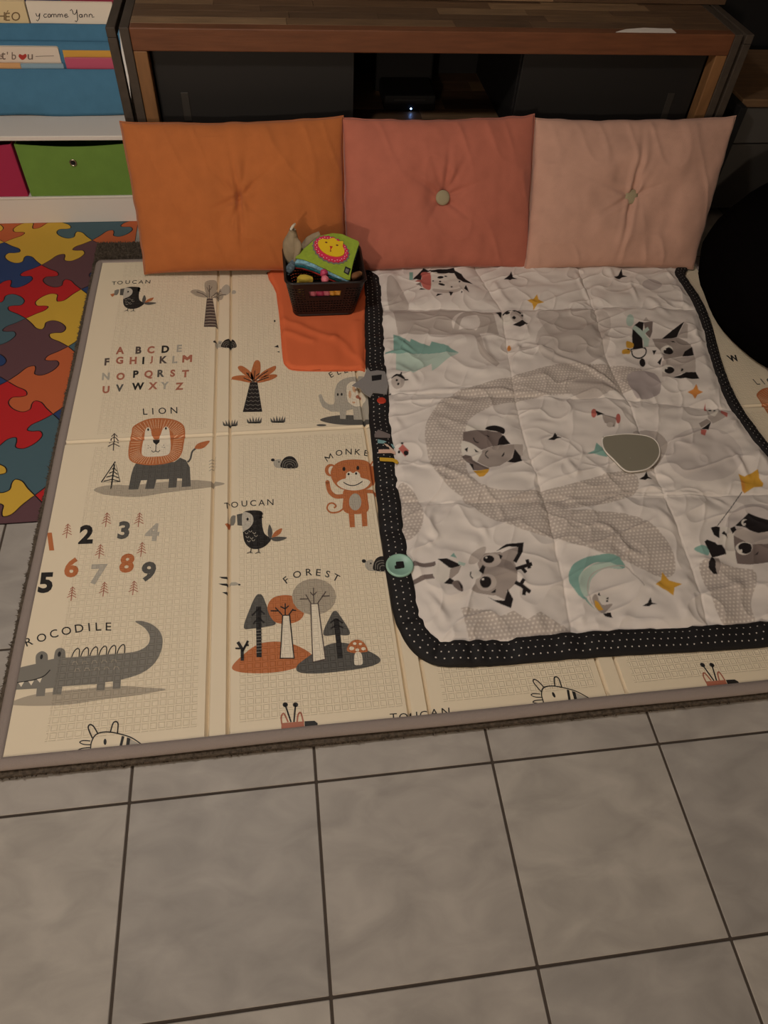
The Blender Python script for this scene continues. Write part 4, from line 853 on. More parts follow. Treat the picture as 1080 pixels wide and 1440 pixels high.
B1 = crop(500, 500, 8); m_felt = mat('grey_felt', rgb(140, 134, 130), 0.9, 0.1, bump=(500, 0.6))
fl = tag(cloth_patch('felt_fish_loop', B1, [(-40, 335), (20, 290), (95, 240), (135, 128), (165, 176), (250, 164), (328, 176), (345, 215), (368, 330), (352, 432), (270, 420), (200, 414), (168, 468), (90, 420), (50, 362)], m_felt, 0.0475, 0.003, qb), 'grey felt fish shaped loop')
cloth_patch('loop_window', B1, [(180, 225), (295, 213), (290, 270), (185, 285)], mat('black_cloth', rgb(26, 24, 26), 0.8), 0.0481, 0.001, fl)
q = MB(); rb = at(536.5, 564, 0.046); q.lathe([(0.001, 0), (0.0115, 0), (0.0125, 0.002), (0.0105, 0.0042), (0.001, 0.0046)], rb, n=10, sx=1); tag(q.build('red_button', mat('red_plastic', rgb(190, 62, 40), 0.4, 0.5), qb, smooth=False), 'small red scalloped button')
tabs = [('grey tab', rgb(120, 108, 104), [(212, 882), (255, 830), (392, 886), (388, 925), (214, 916)]), ('teal tab', rgb(128, 164, 164), [(248, 940), (330, 958), (420, 1000), (445, 1040), (400, 1020), (320, 990), (250, 982)]),
        ('pink tab', rgb(216, 176, 156), [(258, 1055), (400, 1052), (445, 1075), (450, 1110), (400, 1092), (258, 1094)]), ('blush tab', rgb(206, 180, 158), [(318, 985), (360, 998), (430, 1060), (440, 1090), (405, 1060), (350, 1020)]), ('yellow tab', rgb(206, 162, 52), [(270, 1145), (420, 1152), (470, 1175), (485, 1200), (470, 1218), (420, 1190), (275, 1182)])]
for k, (lb, c, pts) in enumerate(tabs): tag(cloth_patch('ribbon_tab', B1, pts, mat(lb.replace(' ', '_'), c, 0.8, 0.15), 0.0455 + 0.0006 * k, 0.002, qb), lb)

# ================================================================== ORANGE PAD on the mat
m_or = mat('orange_cotton', rgb(220, 108, 66), 0.8, 0.15, bump=(600, 0.25))
pad_o = [(384, 376), (388, 410), (393, 450), (397, 500), (402, 513), (416, 519), (470, 520), (506, 519), (514, 515), (516, 450), (514, 376)]
P_ = [tuple(at(*p_, 0.033)[:2]) for p_ in sm(pad_o, 4)]
xs = np.arange(0.29, 0.62, 0.004); ys = np.arange(1.08, 1.66, 0.004); PXg, PYg = np.meshgrid(xs, ys); ins = inside(P_, PXg, PYg); de = segdist(P_ + [P_[0]], PXg, PYg)
ph = 0.0275 + 0.0085 * ss(0, 0.014, de) + 0.005 * vnoise(PXg * 22, PYg * 10, 21)
for a, b in (((398, 452), (470, 478)), ((470, 478), (512, 512)), ((500, 455), (506, 500)), ((400, 470), (440, 480))):
    A_, B_ = at(*a, .03), at(*b, .03); ph += 0.0040 * np.exp(-(segdist([A_[:2], B_[:2]], PXg + 0.012 * vnoise(PXg * 18, PYg * 18, 22), PYg + 0.012 * vnoise(PXg * 18, PYg * 18, 23)) / 0.012) ** 2)
fl_ = ss(1.31, 1.345, PYg) * ss(1.60, 1.55, PYg) * ss(0.33, 0.352, PXg) * ss(0.575, 0.556, PXg); ph = ph * (1 - fl_) + 0.0365 * fl_
q = MB(); idx = {}
for j in range(len(ys) - 1):
    for i in range(len(xs) - 1):
        if ins[j, i] and ins[j + 1, i] and ins[j, i + 1] and ins[j + 1, i + 1]:
            f = []
            for (a, b) in ((j, i), (j, i + 1), (j + 1, i + 1), (j + 1, i)):
                if (a, b) not in idx: idx[(a, b)] = len(q.v); q.v.append((xs[b], ys[a], ph[a, b]))
                f.append(idx[(a, b)])
            q.f.append(tuple(f)); q.m.append(0)
pad = empty('orange_pad', (0.43, 1.34, MT)); tag(pad, 'bright orange cloth pad lying flat under the toy basket', 'pad')
q.build('pad_cover', m_or, pad, smooth=True)
q = MB(); q.prism([(x * 0.998 + 0.001, y) for x, y in P_], MT + 0.0006, 0.0288); q.build('pad_edge', m_or, pad, bevel=0.0008)

# ================================================================== CUSHIONS
def cushion(label, c, TL, TR, BL, BR, tf, tb, seed, tuft_uv, button=None, yt=1.80, zb=0.034, folds=(), tuft_d=0.40):
    tl, tr = aty(*TL, yt), aty(*TR, yt); bl, br = at(*BL, zb), at(*BR, zb)
    ctr = (tl + tr + bl + br) / 4; ax = ((tr - tl) + (br - bl)).normalized(); ay = ((tl - bl) + (tr - br)).normalized(); nrm = ax.cross(ay).normalized()
    if nrm.y > 0: nrm = -nrm
    W_ = ((tr - tl).length + (br - bl).length) / 2; Hh = ((tl - bl).length + (tr - br).length) / 2
    n = 110; u = np.linspace(0, 1, n + 1); U, V = np.meshgrid(u, u)
    e = lambda x: np.clip(4 * x * (1 - x), 0, 1)
    bump = e(U) ** 0.42 * e(V) ** 0.42
    dx = (U - tuft_uv[0]) * W_; dy = (V - tuft_uv[1]) * Hh; r = np.hypot(dx, dy); th = np.arctan2(dy, dx)
    t = tf * bump * (1 - tuft_d * np.exp(-(r / 0.055) ** 1.5) - 0.12 * np.exp(-(r / 0.16) ** 2))
    for a, ln, amp in folds:                                           # pulled creases running out of the tuft
        da = np.angle(np.exp(1j * (th - math.radians(a)))); off = np.abs(da) * r
        t -= amp * np.exp(-(off / 0.007) ** 2) * np.exp(-(r / ln) ** 2) * (np.abs(da) < 1.2)
        t += 0.6 * amp * np.exp(-((off - 0.016) / 0.010) ** 2) * np.exp(-(r / ln) ** 2) * (np.abs(da) < 1.2)
    edge_ = np.minimum(np.minimum(U, 1 - U) * W_, np.minimum(V, 1 - V) * Hh)
    t += bump * (0.018 * vnoise(U * W_ * 9, V * Hh * 9, seed) + 0.009 * vnoise(U * W_ * 22, V * Hh * 14, seed + 1))
    rid = np.clip(1 - np.abs(vnoise(U * W_ * 13 + V * 2, V * Hh * 5, seed + 2)) * 4, 0, 1) ** 3; t += bump * 0.012 * rid * np.exp(-edge_ / 0.10)
    t += 0.010 * vnoise(U * W_ * 45, V * Hh * 45, seed + 3) * np.exp(-edge_ / 0.025) * bump
    # gently hollow sides, pointed corners
    in_u = 0.004 * (e(V) ** 0.7) * (1 - 2 * U) + 0.003 * vnoise(V * 14, U * 0 + 5, seed + 4); in_v = 0.011 * (e(U) ** 0.7) * (1 - 2 * V) * 1.0 + 0.004 * vnoise(U * 16, V * 0 + 8, seed + 5) * (V > .9)
    root = empty('floor_cushion', (ctr.x, ctr.y, MT)); tag(root, label, 'cushion', 'floor cushions leaning on the tv bench')
    q = MB(); ids = []
    def P3(k, j, side):
        uu, vv = U[j, k], V[j, k]
        b = (bl * (1 - uu) + br * uu) * (1 - vv) + (tl * (1 - uu) + tr * uu) * vv
        d = t[j, k] if side > 0 else -tb * bump[j, k]
        return b + ax * in_u[j, k] + ay * in_v[j, k] + nrm * d
    for side in (1, -1):
        vs = [P3(k, j, side) for j in range(n + 1) for k in range(n + 1)]
        vs = [Vector((v.x, v.y, max(v.z, 0.0285))) for v in vs]
        fs = []
        for j in range(n):
            for k in range(n):
                a = j * (n + 1) + k; f = (a, a + 1, a + n + 2, a + n + 1); fs.append(f if side > 0 else f[::-1])
        q.add(vs, fs)
    o = q.build('cushion_cover', c, root, smooth=True)
    bm = bmesh.new(); bm.from_mesh(o.data); bmesh.ops.remove_doubles(bm, verts=bm.verts, dist=0.0004); bm.to_mesh(o.data); bm.free()
    # stitched seam round the edge
    ed = [(k, 0) for k in range(n)] + [(n, k) for k in range(n)] + [(n - k, n) for k in range(n)] + [(0, n - k) for k in range(n)]
    q = MB(); q.tube([P3(k, j, 1) + Vector((0, 0, 0.0 if j else 0.001)) for k, j in ed[::2]] + [P3(0, 0, 1)], 0.0017, 6); q.build('seam', c, root, smooth=True)
    if button:
        k = int(tuft_uv[0] * n); j = int(tuft_uv[1] * n); C_ = P3(k, j, 1) + nrm * button[1]
        q = MB(); nb = 28; ring_ = lambda r_, h: [C_ + (ax * math.cos(2 * math.pi * i / nb) + ay * math.sin(2 * math.pi * i / nb)) * r_ + nrm * h for i in range(nb)]
        vs = []; pr_ = [(0.0205, -0.008), (0.0218, -0.001), (0.0205, 0.0015), (0.012, 0.0030), (0.0015, 0.0034)]
        for r_, h in pr_: vs += ring_(r_, h)
        fs = [(a * nb + i, a * nb + (i + 1) % nb, (a + 1) * nb + (i + 1) % nb, (a + 1) * nb + i) for a in range(len(pr_) - 1) for i in range(nb)] + [tuple(range((len(pr_) - 1) * nb, len(pr_) * nb))]
        q.add(vs, fs); tag(q.build('button', button[0], root, smooth=True), 'round olive beige button')
    return root
def cush_mat(n_, c): return mat(n_, c, 0.85, 0.12, noise=(26, 0.05), bump=(500, 0.3), sheen=0.15)
m_btn = mat('beige_button', rgb(160, 146, 116), 0.8, 0.2)
cushion('mustard orange cushion with a tufted centre, leftmost against the bench', cush_mat('mustard_cotton', rgb(182, 105, 56)), (168, 170), (483, 163), (204, 386), (488, 384), 0.075, 0.02, 31, (0.50, 0.50), None, folds=((95, .10, .010), (75, .09, .006), (268, .12, .010), (250, .08, .008), (200, .08, .004), (40, .10, .005), (130, .08, .005), (320, .08, .003)))
cushion('terracotta pink cushion with round beige button, in the middle', cush_mat('terracotta_cotton', rgb(182, 106, 86)), (480, 165), (752, 161), (485, 384), (741, 378), 0.07, 0.02, 47, (0.515, 0.49), (m_btn, 0.021), folds=((85, .10, .009), (110, .08, .006), (320, .08, .006), (150, .10, .005), (20, .10, .004), (235, .08, .004), (60, .1, .005)))
cushion('pale pink cushion with half sunken button, rightmost beside black beanbag', cush_mat('blush_cotton', rgb(196, 152, 132)), (751, 166), (1035, 163), (737, 381), (974, 379), 0.07, 0.02, 63, (0.52, 0.49), (m_btn, 0.018), folds=((90, .12, .012), (268, .13, .010), (75, .08, .006), (160, .1, .004), (210, .1, .005), (20, .08, .003)))

# ================================================================== TV BENCH
YB = 1.85; ZT = 0.62
m_wood = [mat('acacia_%d' % k, rgb(*c), 0.5, 0.3, noise=(9, 0.22, (1, 7, 7)), bump=(30, 0.25, (1, 9, 9))) for k, c in enumerate(((118, 92, 66), (94, 70, 50), (130, 102, 74), (84, 62, 44), (106, 80, 56)))]
m_rail = mat('red_brown_rail', rgb(106, 64, 40), 0.5, 0.3, noise=(8, 0.18, (1, 5, 9)), bump=(25, 0.25, (1, 8, 9)))
m_post = mat('ochre_post', rgb(126, 88, 54), 0.55, 0.3, noise=(8, 0.2, (6, 6, 1)))
m_slab = mat('dark_brown_slab', rgb(68, 58, 49), 0.6, 0.3, noise=(12, 0.12, (4, 1, 4)))
m_blk = mat('black_panel', rgb(34, 31, 29), 0.5, 0.3); m_vblk = mat('matt_black', rgb(26, 24, 23), 0.7, 0.2)
tv = empty('tv_bench', (0.85, 2.1, 0)); tag(tv, 'wide low wooden tv bench with black doors behind the cushions', 'tv bench')
YK = 2.45
def staves(x0, x1, y0, y1, z0, z1, rows, seed, name='stave'):
    r_ = random.Random(seed); dy = (y1 - y0) / rows
    for k in range(rows):
        x = x0
        while x < x1 - 1e-6:
            ln = r_.uniform(0.22, 0.55); e_ = x + ln
            if x1 - e_ < 0.15: e_ = x1
            box(name, (x + 0.0004, e_ - 0.0004, y0 + k * dy + 0.0003, y0 + (k + 1) * dy - 0.0003, z0, z1), m_wood[r_.randrange(5)], tv, bevel=0.0006); x = e_
staves(-0.031, 1.722, YB + 0.038, YK, ZT - 0.032, ZT, 11, 5)
box('front_rail', (-0.031, 1.722, YB, YB + 0.038, 0.563, ZT), m_rail, tv, bevel=0.003)
for x0, x1 in ((-0.031, 0.006), (1.685, 1.722)): box('leg', (x0, x1, YB + 0.002, YB + 0.045, 0, 0.563), m_post, tv)
for x0, x1 in ((-0.057, -0.032), (1.723, 1.748)): box('side_panel', (x0, x1, YB, YK, 0, ZT), m_slab, tv, bevel=0.002)
for x0, x1 in ((-0.092, -0.067), (1.758, 1.783)):
    box('outer_leg', (x0, x1, YB, YB + 0.028, 0, ZT - 0.0255), m_slab, tv, bevel=0.002); box('outer_leg', (x0, x1, YK - 0.03, YK, 0, ZT - 0.0255), m_slab, tv, bevel=0.002); box('outer_top_rail', (x0, x1, YB, YK, ZT - 0.025, ZT), m_slab, tv, bevel=0.002)
for x0, x1 in ((-0.067, -0.057), (1.748, 1.758)): box('spacer', (x0, x1, 2.30, 2.36, 0.05, 0.12), m_vblk, tv)
staves(-0.030, 1.720, YB + 0.046, YK - 0.02, 0.276, 0.300, 7, 9, 'shelf_stave')
box('back_panel', (-0.031, 1.722, YK - 0.018, YK, 0.05, 0.588), m_vblk, tv)
box('lower_panel', (0.007, 1.684, YB + 0.02, YB + 0.04, 0.04, 0.274), m_vblk, tv)
for x0, x1 in ((0.572, 0.588), (1.098, 1.114)): box('divider', (x0, x1, 1.93, YK - 0.02, 0.301, 0.587), m_vblk, tv)
for x0, x1 in ((0.010, 0.586), (1.098, 1.682)):
    d_ = box('door', (x0, x1, 1.898, 1.914, 0.303, 0.586), m_blk, tv, bevel=0.002)
    hx = x0 + 0.075 if x0 < 0.5 else x1 - 0.075
    box('slotted_plate', (hx - 0.011, hx + 0.011, 1.8955, 1.898, 0.36, 0.44), mat('dull_plate', rgb(52, 47, 42), 0.45, 0.4), d_, bevel=0.001)
staves(-0.02, 1.800, 2.105, 2.47, ZT + 0.002, ZT + 0.040, 4, 14, 'rear_board_stave')
# scrap of paper on the bench edge
q = MB(); q.prism([tuple(at(*p_, ZT + 0.001)[:2]) for p_ in ((866, 45), (880, 41), (906, 39), (930, 40), (944, 40), (951, 46), (905, 45.5))], ZT + 0.0003, ZT + 0.0012)
tag(q.build('paper_scrap', mat('white_paper', rgb(225, 212, 200), 0.8)), 'torn scrap of white paper on the bench front edge', 'paper')
# set-top box
st = empty('set_top_box', (0.80, 2.17, 0.301)); tag(st, 'small black set top box with glowing blue light inside the bench', 'media box')
box('casing', (0.712, 0.886, 2.10, 2.25, 0.304, 0.352), m_vblk, st, bevel=0.006)
box('front_strip', (0.745, 0.850, 2.0985, 2.1005, 0.336, 0.342), m_blk, st, bevel=0.0005)
for x in (0.73, 0.868): box('foot', (x - 0.008, x + 0.008, 2.12, 2.14, 0.3003, 0.305), m_vblk, st, bevel=0.001)
q = MB(); q.lathe([(0.0003, -0.001), (0.0022, -0.0005), (0.0016, 0.0012), (0.0003, 0.0016)], (0.803, 2.0995, 0.311), axis='y', n=10); tag(q.build('status_light', mat('blue_led', rgb(120, 160, 255), 0.3, emit=((0.25, 0.45, 1.0, 1), 60)), st), 'blue status light')
rt = empty('router', (0.79, 2.27, 0.353)); tag(rt, 'dark router box standing behind the set top box', 'router')
box('casing', (0.70, 0.90, 2.262, 2.30, 0.301, 0.43), m_vblk, rt, bevel=0.006)
for x in (0.73, 0.87):
    q = MB(); q.tube([(x, 2.302, 0.40), (x, 2.306, 0.48), (x + 0.01, 2.31, 0.53)], 0.005, 8); q.build('antenna', m_vblk, rt, smooth=True)

# ================================================================== BOOKCASE
m_white = mat('white_laminate', rgb(222, 212, 202), 0.45, 0.35); m_sling = mat('blue_sling', rgb(76, 120, 148), 0.85, 0.1, noise=(30, 0.05), bump=(600, 0.2))
bk = empty('sling_bookcase', (-0.42, 2.2, 0)); tag(bk, 'white childrens bookcase with blue fabric sling pockets and bin shelf', 'bookcase')
BX0, BX1 = -0.760, -0.098
for x0, x1 in ((BX0, BX0 + 0.015), (BX1 - 0.015, BX1)):
    q = MB(); side = [(1.962, 0.0048), (2.50, 0.0048), (2.50, 0.80), (2.42, 0.80), (2.06, 0.36), (1.962, 0.30)]
    vs = [(x0, y, z) for y, z in side] + [(x1, y, z) for y, z in side]; nn = len(side)
    q.add(vs, [tuple(range(nn)), tuple(reversed(range(nn, 2 * nn)))] + [(i, i + nn, (i + 1) % nn + nn, (i + 1) % nn) for i in range(nn)]); o = q.build('side_panel', m_white, bk, bevel=0.002)
    bm = bmesh.new(); bm.from_mesh(o.data); bmesh.ops.recalc_face_normals(bm, faces=bm.faces); bm.to_mesh(o.data); bm.free()
IX0, IX1 = BX0 + 0.015, BX1 - 0.015
box('plinth', (IX0, IX1, 1.960, 1.976, 0.0048, 0.088), m_white, bk, 0.002); box('bottom_board', (IX0, IX1, 1.958, 2.49, 0.0885, 0.0955), m_white, bk, 0.0015); box('shelf_board', (IX0, IX1, 1.958, 2.49, 0.276, 0.290), m_white, bk, 0.002); box('back_board', (IX0, IX1, 2.485, 2.498, 0.096, 0.79), m_white, bk, 0.001)
def sling(yb, zb, yt, zt, name='sling'):
    pr_ = []
    for k in range(13):
        t = k / 12; pr_.append((yb + (yt - yb) * t - 0.010 * math.sin(math.pi * t), zb + (zt - zb) * t))
    for k in range(1, 7):
        a = math.pi * k / 6; pr_.append((yt + 0.007 - 0.007 * math.cos(a), zt + 0.007 * math.sin(a)))
    for k in range(1, 9):
        t = k / 8; pr_.append((yt + 0.014 + 0.012 * t, zt - (zt - zb - 0.01) * t))
    for k in range(1, 9):
        t = k / 8; pr_.append((yt + 0.026 + 0.05 * t, zb + 0.01 + (zt - zb + 0.05) * t))
    q = MB(); xs_ = np.linspace(IX0 + 0.001, IX1 - 0.001, 40); vs = []
    for x in xs_:
        for i, (y, z) in enumerate(pr_):
            wv = 0.004 * float(vnoise(np.array([x * 9.0]), np.array([i * 0.25]), 71)[0]); vs.append((x, y + wv, z + (wv if i < 3 else 0)))
    k = len(pr_); q.add(vs, [(i * k + a, (i + 1) * k + a, (i + 1) * k + a + 1, i * k + a + 1) for i in range(len(xs_) - 1) for a in range(k - 1)])
    o = q.build(name, m_sling, bk, smooth=True, solid=0.0016)
    q = MB(); q.tube([(IX0, yt + 0.007, zt), (IX1, yt + 0.007, zt)], 0.0055, 10); q.build('rod', m_white, bk, smooth=True)
    return o
z1t = aty(60, 100, 2.125).z; z2t = aty(60, 36, 2.255).z
sling(2.100, 0.292, 2.125, z1t - 0.004); sling(2.225, z1t - 0.01, 2.255, z2t - 0.004)
# books
def book(label, c, px0, px1, ptop, Y, zbot, th=0.012, group='books in the sling pockets', page=True, lean=0.10, rc=0.0):
    """front cover in the plane y=Y, its top edge at picture row ptop between columns px0 and px1"""
    A_, B_ = aty(px0, ptop, Y), aty(px1, ptop, Y); z1 = (A_.z + B_.z) / 2; x0, x1 = A_.x, B_.x
    r_ = empty('picture_book', ((x0 + x1) / 2, Y, zbot)); tag(r_, label, 'book', group)
    def pl(name, ya, yb_, m_, inset=0.0):
        q = MB(); f = lambda y, z: y + (z - zbot) * lean
        pts = [(x0 + inset, zbot), (x1 - inset, zbot)] + ([(x1 - inset, z1 - inset)] if rc == 0 else [(x1 - rc + rc * math.sin(math.pi / 2 * (1 - k / 5)), z1 - rc + rc * math.cos(math.pi / 2 * (1 - k / 5))) for k in range(6)]) + [(x0 + inset, z1 - inset)]
        n_ = len(pts); vs = [(x, f(ya, z), z) for x, z in pts] + [(x, f(yb_, z), z) for x, z in pts]
        q.add(vs, [tuple(range(n_)), tuple(reversed(range(n_, 2 * n_)))] + [(i, i + n_, (i + 1) % n_ + n_, (i + 1) % n_) for i in range(n_)])
        o = q.build(name, m_, r_)
        bm = bmesh.new(); bm.from_mesh(o.data); bmesh.ops.recalc_face_normals(bm, faces=bm.faces); bm.to_mesh(o.data); bm.free(); return o
    fr = pl('front_cover', Y, Y + 0.002, c); pl('back_cover', Y + th - 0.002, Y + th, c); pl('pages', Y + 0.0022, Y + th - 0.0022, mat('book_pages', rgb(222, 208, 184), 0.9), 0.0015)
    return r_, fr, (lambda px, py: cover_pt(px, py, Y, zbot, lean))
def cover_pt(px, py, Y, zbot, lean):
    d = ray(px, py); N_ = Vector((0, -1, lean)); P0 = Vector((0, Y, zbot)); t = (P0 - CAM).dot(N_) / d.dot(N_); return CAM + d * t - N_.normalized() * -0.0006
def ink(parent, fn, shapes, m_, name):
    q = MB()
    for s_ in shapes:
        if s_[0] == 'l':
            L_, R_ = ribbon(s_[1], s_[2]); A_ = [fn(*p_) for p_ in L_]; B_ = [fn(*p_) for p_ in R_]; n_ = len(A_)
            q.add(A_ + B_, [(i, i + 1, n_ + i + 1, n_ + i) for i in range(n_ - 1)])
        else:
            ch, cx, cy, h, sx = s_[1:]; V, F = GL[(ch, THIN)]; q.add([fn(cx + x * h * sx, cy - y * h) for x, y in V], F)
    return q.build(name, m_, parent)
m_ink = mat('cover_ink', rgb(60, 48, 46), 0.7); BKc = crop(0, 0, 5.4)
bp = lambda pts: [BKc(p_) for p_ in pts]
b1, f1, c1 = book('white picture book with large handwritten name lettering, upper pocket', mat('cover_white', rgb(232, 216, 196), 0.6), 35, 156, 5, 2.272, 0.44)
hand = [[(272, 100), (280, 122), (292, 124), (303, 100)], [(303, 100), (299, 140), (286, 160), (276, 150)], [(354, 107), (338, 107), (331, 120), (340, 132), (357, 128)], sm(ell(374, 119, 10, 12)), [(390, 131), (392, 108)], [(392, 112), (402, 106), (409, 113), (409, 131)], [(409, 113), (419, 106), (427, 113), (428, 131)],
        [(438, 131), (440, 108)], [(440, 112), (450, 106), (457, 113), (457, 131)], [(457, 113), (467, 106), (475, 113), (476, 131)], [(488, 120), (512, 116), (508, 106), (495, 108), (489, 121), (498, 133), (520, 125)],
        [(532, 82), (543, 71), (552, 84), (555, 104), (568, 110), (580, 94), (583, 72)], [(583, 72), (587, 110), (590, 150), (580, 166), (569, 156)], sm(ell(613, 120, 10, 11)), [(623, 108), (626, 132)], [(640, 131), (642, 108)], [(642, 113), (652, 106), (661, 113), (662, 131)], [(676, 131), (678, 108)], [(678, 113), (689, 106), (699, 113), (701, 131), (716, 128)]]
ink(f1, c1, [('l', bp(h_), 1.15) for h_ in hand], m_ink, 'cover_lettering')
b2, f2, c2 = book('cream picture book with tall brown capital letters, beside handwritten one', mat('cover_cream', rgb(222, 196, 150), 0.6), -60, 32, 3, 2.268, 0.44)
ink(f2, c2, [('g', 'H', *BKc((14, 122)), 11.5, .9), ('g', '\u00c9', *BKc((58, 118)), 14.5, 1.0), ('g', 'O', *BKc((120, 124)), 12.5, .95)], mat('brown_ink', rgb(120, 92, 60), 0.7), 'cover_lettering')
book('deep pink book behind the handwritten one', mat('cover_magenta', rgb(150, 40, 66), 0.6), 82, 158, -8, 2.292, 0.44); book('navy blue book at back of upper pocket', mat('cover_navy', rgb(50, 50, 88), 0.6), -60, 80, -5, 2.292, 0.44)
b3, f3, c3 = book('white book with red heart in its title, lower pocket', mat('cover_offwhite', rgb(226, 206, 186), 0.6), -60, 80, 68, 2.175, 0.335, rc=0.006)
ink(f3, c3, [('g', 'e', *BKc((2, 432)), 6.5, 1), ('g', 't', *BKc((26, 424)), 10.5, 1), ('g', "'", *BKc((56, 404)), 4, 1), ('g', 'b', *BKc((106, 424)), 10.5, 1), ('g', 'u', *BKc((230, 432)), 7.5, 1.2), ('l', bp([(270, 428), (330, 426), (410, 424)]), 0.7)], mat('taupe_ink', rgb(120, 100, 88), 0.7), 'cover_lettering')
q = MB(); hp = [c3(*BKc(p_)) for p_ in sm([(172, 455), (142, 430), (150, 410), (172, 418), (194, 408), (202, 430)], 4)]; q.add(hp, [tuple(range(len(hp)))]); tag(q.build('heart', mat('red_ink', rgb(180, 60, 48), 0.7), f3), 'red heart')
book('thin apricot book at front of lower pocket', mat('cover_apricot', rgb(222, 166, 112), 0.6), -60, 27, 91, 2.146, 0.335, th=0.008); book('pale blue book at front of lower pocket', mat('cover_paleblue', rgb(146, 170, 182), 0.6), 28, 88, 92, 2.146, 0.335, th=0.008)
book('pink book under the yellow one, lower pocket', mat('cover_pink', rgb(196, 84, 108), 0.6), 90, 163, 84, 2.152, 0.335, th=0.010); book('yellow book behind the pink one, lower pocket', mat('cover_yellow', rgb(214, 160, 66), 0.6), 87, 163, 73, 2.176, 0.335, th=0.010)
# fabric bins
def bin_(label, c, x0, x1, tag_c):
    r_ = empty('storage_bin', ((x0 + x1) / 2, 2.1, 0.0957)); tag(r_, label, 'storage bin', 'fabric bins in the bookcase')
    y0, y1, z0, z1 = 1.966, 2.26, 0.097, 0.263; q = MB(); n = 24
    def wall(P, Q):
        vs = []; 
        for k in range(n + 1):
            t = k / n; b = P + (Q - P) * t; sag = 0.009 * math.sin(math.pi * t)
            for m_ in range(9): vs.append((b.x, b.y, z0 + (z1 - sag - z0) * m_ / 8))
        q.add(vs, [(i * 9 + a, (i + 1) * 9 + a, (i + 1) * 9 + a + 1, i * 9 + a + 1) for i in range(n) for a in range(8)])
    V2 = lambda x, y: Vector((x, y)); cs = [V2(x0, y0), V2(x1, y0), V2(x1, y1), V2(x0, y1)]
    for i in range(4): wall(cs[i], cs[(i + 1) % 4])
    q.add([(x0, y0, z0), (x1, y0, z0), (x1, y1, z0), (x0, y1, z0)], [(0, 1, 2, 3)])
    q.build('bin_body', c, r_, solid=0.003)
    q = MB(); gx_ = (x0 + x1) / 2 - 0.012; q.lathe([(0.011, -0.002), (0.0118, 0.002), (0.0100, 0.0038), (0.0072, 0.0025), (0.0070, -0.002)], (gx_, y0 - 0.0015, 0.205), axis='y', n=24)
    g_ = tag(q.build('grommet', mat('nickel_ring', rgb(170, 158, 136), 0.25, 0.5, metal=0.9), r_, smooth=True), 'metal ring grommet')
    q = MB(); q.lathe([(0.0001, 0.0), (0.0071, 0.0), (0.0071, 0.0006), (0.0001, 0.0006)], (gx_, y0 - 0.0018, 0.205), axis='y', n=20); q.build('grommet_hole', m_vblk, g_)
    return r_
bin_('green fabric bin with metal ring on the low shelf', mat('green_felt', rgb(112, 144, 66), 0.9, 0.1, noise=(20, 0.05), bump=(500, 0.2)), -0.462, -0.118, None); bin_('magenta pink fabric bin beside the green one', mat('magenta_felt', rgb(168, 50, 80), 0.9, 0.1, bump=(500, 0.2)), -0.738, -0.474, None)

# ================================================================== TOY BASKET
m_bsk = mat('dark_brown_plastic', rgb(32, 23, 21), 0.42, 0.4)
tb = empty('toy_basket', (0.455, 1.43, 0.037)); tag(tb, 'dark brown perforated plastic basket full of baby toys', 'basket')
ZB0, ZB1 = 0.0372, 0.158
def bring(t, inset=0.0):
    x0 = 0.362 + (0.343 - 0.362) * t + inset; x1 = 0.540 + (0.570 - 0.540) * t - inset; y0 = 1.352 + (1.334 - 1.352) * t + inset; y1 = 1.505 + (1.530 - 1.505) * t - inset
    return x0, x1, y0, y1
def bperim(t, s_, r=0.022):
    x0, x1, y0, y1 = bring(t); pts = []
    segs_ = [('l', (x0 + r, y0), (x1 - r, y0)), ('a', (x1 - r, y0 + r), -90), ('l', (x1, y0 + r), (x1, y1 - r)), ('a', (x1 - r, y1 - r), 0), ('l', (x1 - r, y1), (x0 + r, y1)), ('a', (x0 + r, y1 - r), 90), ('l', (x0, y1 - r), (x0, y0 + r)), ('a', (x0 + r, y0 + r), 180)]
    wts = [0.36, 0.08, 0.30, 0.08, 0.36, 0.08, 0.30, 0.08]; tot = sum(wts); s_ = (s_ % 1) * tot
    for sg, w_ in zip(segs_, wts):
        if s_ <= w_ + 1e-9:
            f = s_ / w_
            if sg[0] == 'l': return (sg[1][0] + (sg[2][0] - sg[1][0]) * f, sg[1][1] + (sg[2][1] - sg[1][1]) * f)
            a = math.radians(sg[2] + 90 * f); return (sg[1][0] + r * math.cos(a), sg[1][1] + r * math.sin(a))
        s_ -= w_
    return (x0 + r, y0)
NC, NR = 164, 27
holes = set()
for r_ in range(4, 24, 2):
    for c_ in range(0, NC, 2): holes.add((r_, c_))
front = lambda c_: 0.36 / 1.64 * NC > c_
q = MB(); rowz = []; z = 0.0
for r_ in range(NR + 1): rowz.append(r_ / NR)
vs = []
for r_ in range(NR + 1):
    rz = (r_ + (0.10 if r_ % 2 == 0 else -0.10) if 0 < r_ < NR else r_) / NR
    for c_ in range(NC):
        cc = (c_ + (-0.15 if c_ % 2 == 0 else 0.15)) / NC; x, y = bperim(rz, cc); vs.append((x, y, ZB0 + (ZB1 - ZB0) * rz))
fs = []
for r_ in range(NR):
    for c_ in range(NC):
        fc = (c_ + 0.5) / (0.36 / 1.64 * NC)
        if fc < 1:                                                     # front wall: grip slot, solid band round it
            if 0.22 < fc < 0.76 and 16 <= r_ <= 20: continue
            if 0.16 < fc < 0.82 and 14 <= r_ <= 22: pass
            elif (r_, c_) in holes: continue
        elif (r_, c_) in holes: continue
        a = r_ * NC + c_; b = r_ * NC + (c_ + 1) % NC; fs.append((a, b, b + NC, a + NC))
fs.append(tuple(reversed(range(NC))))
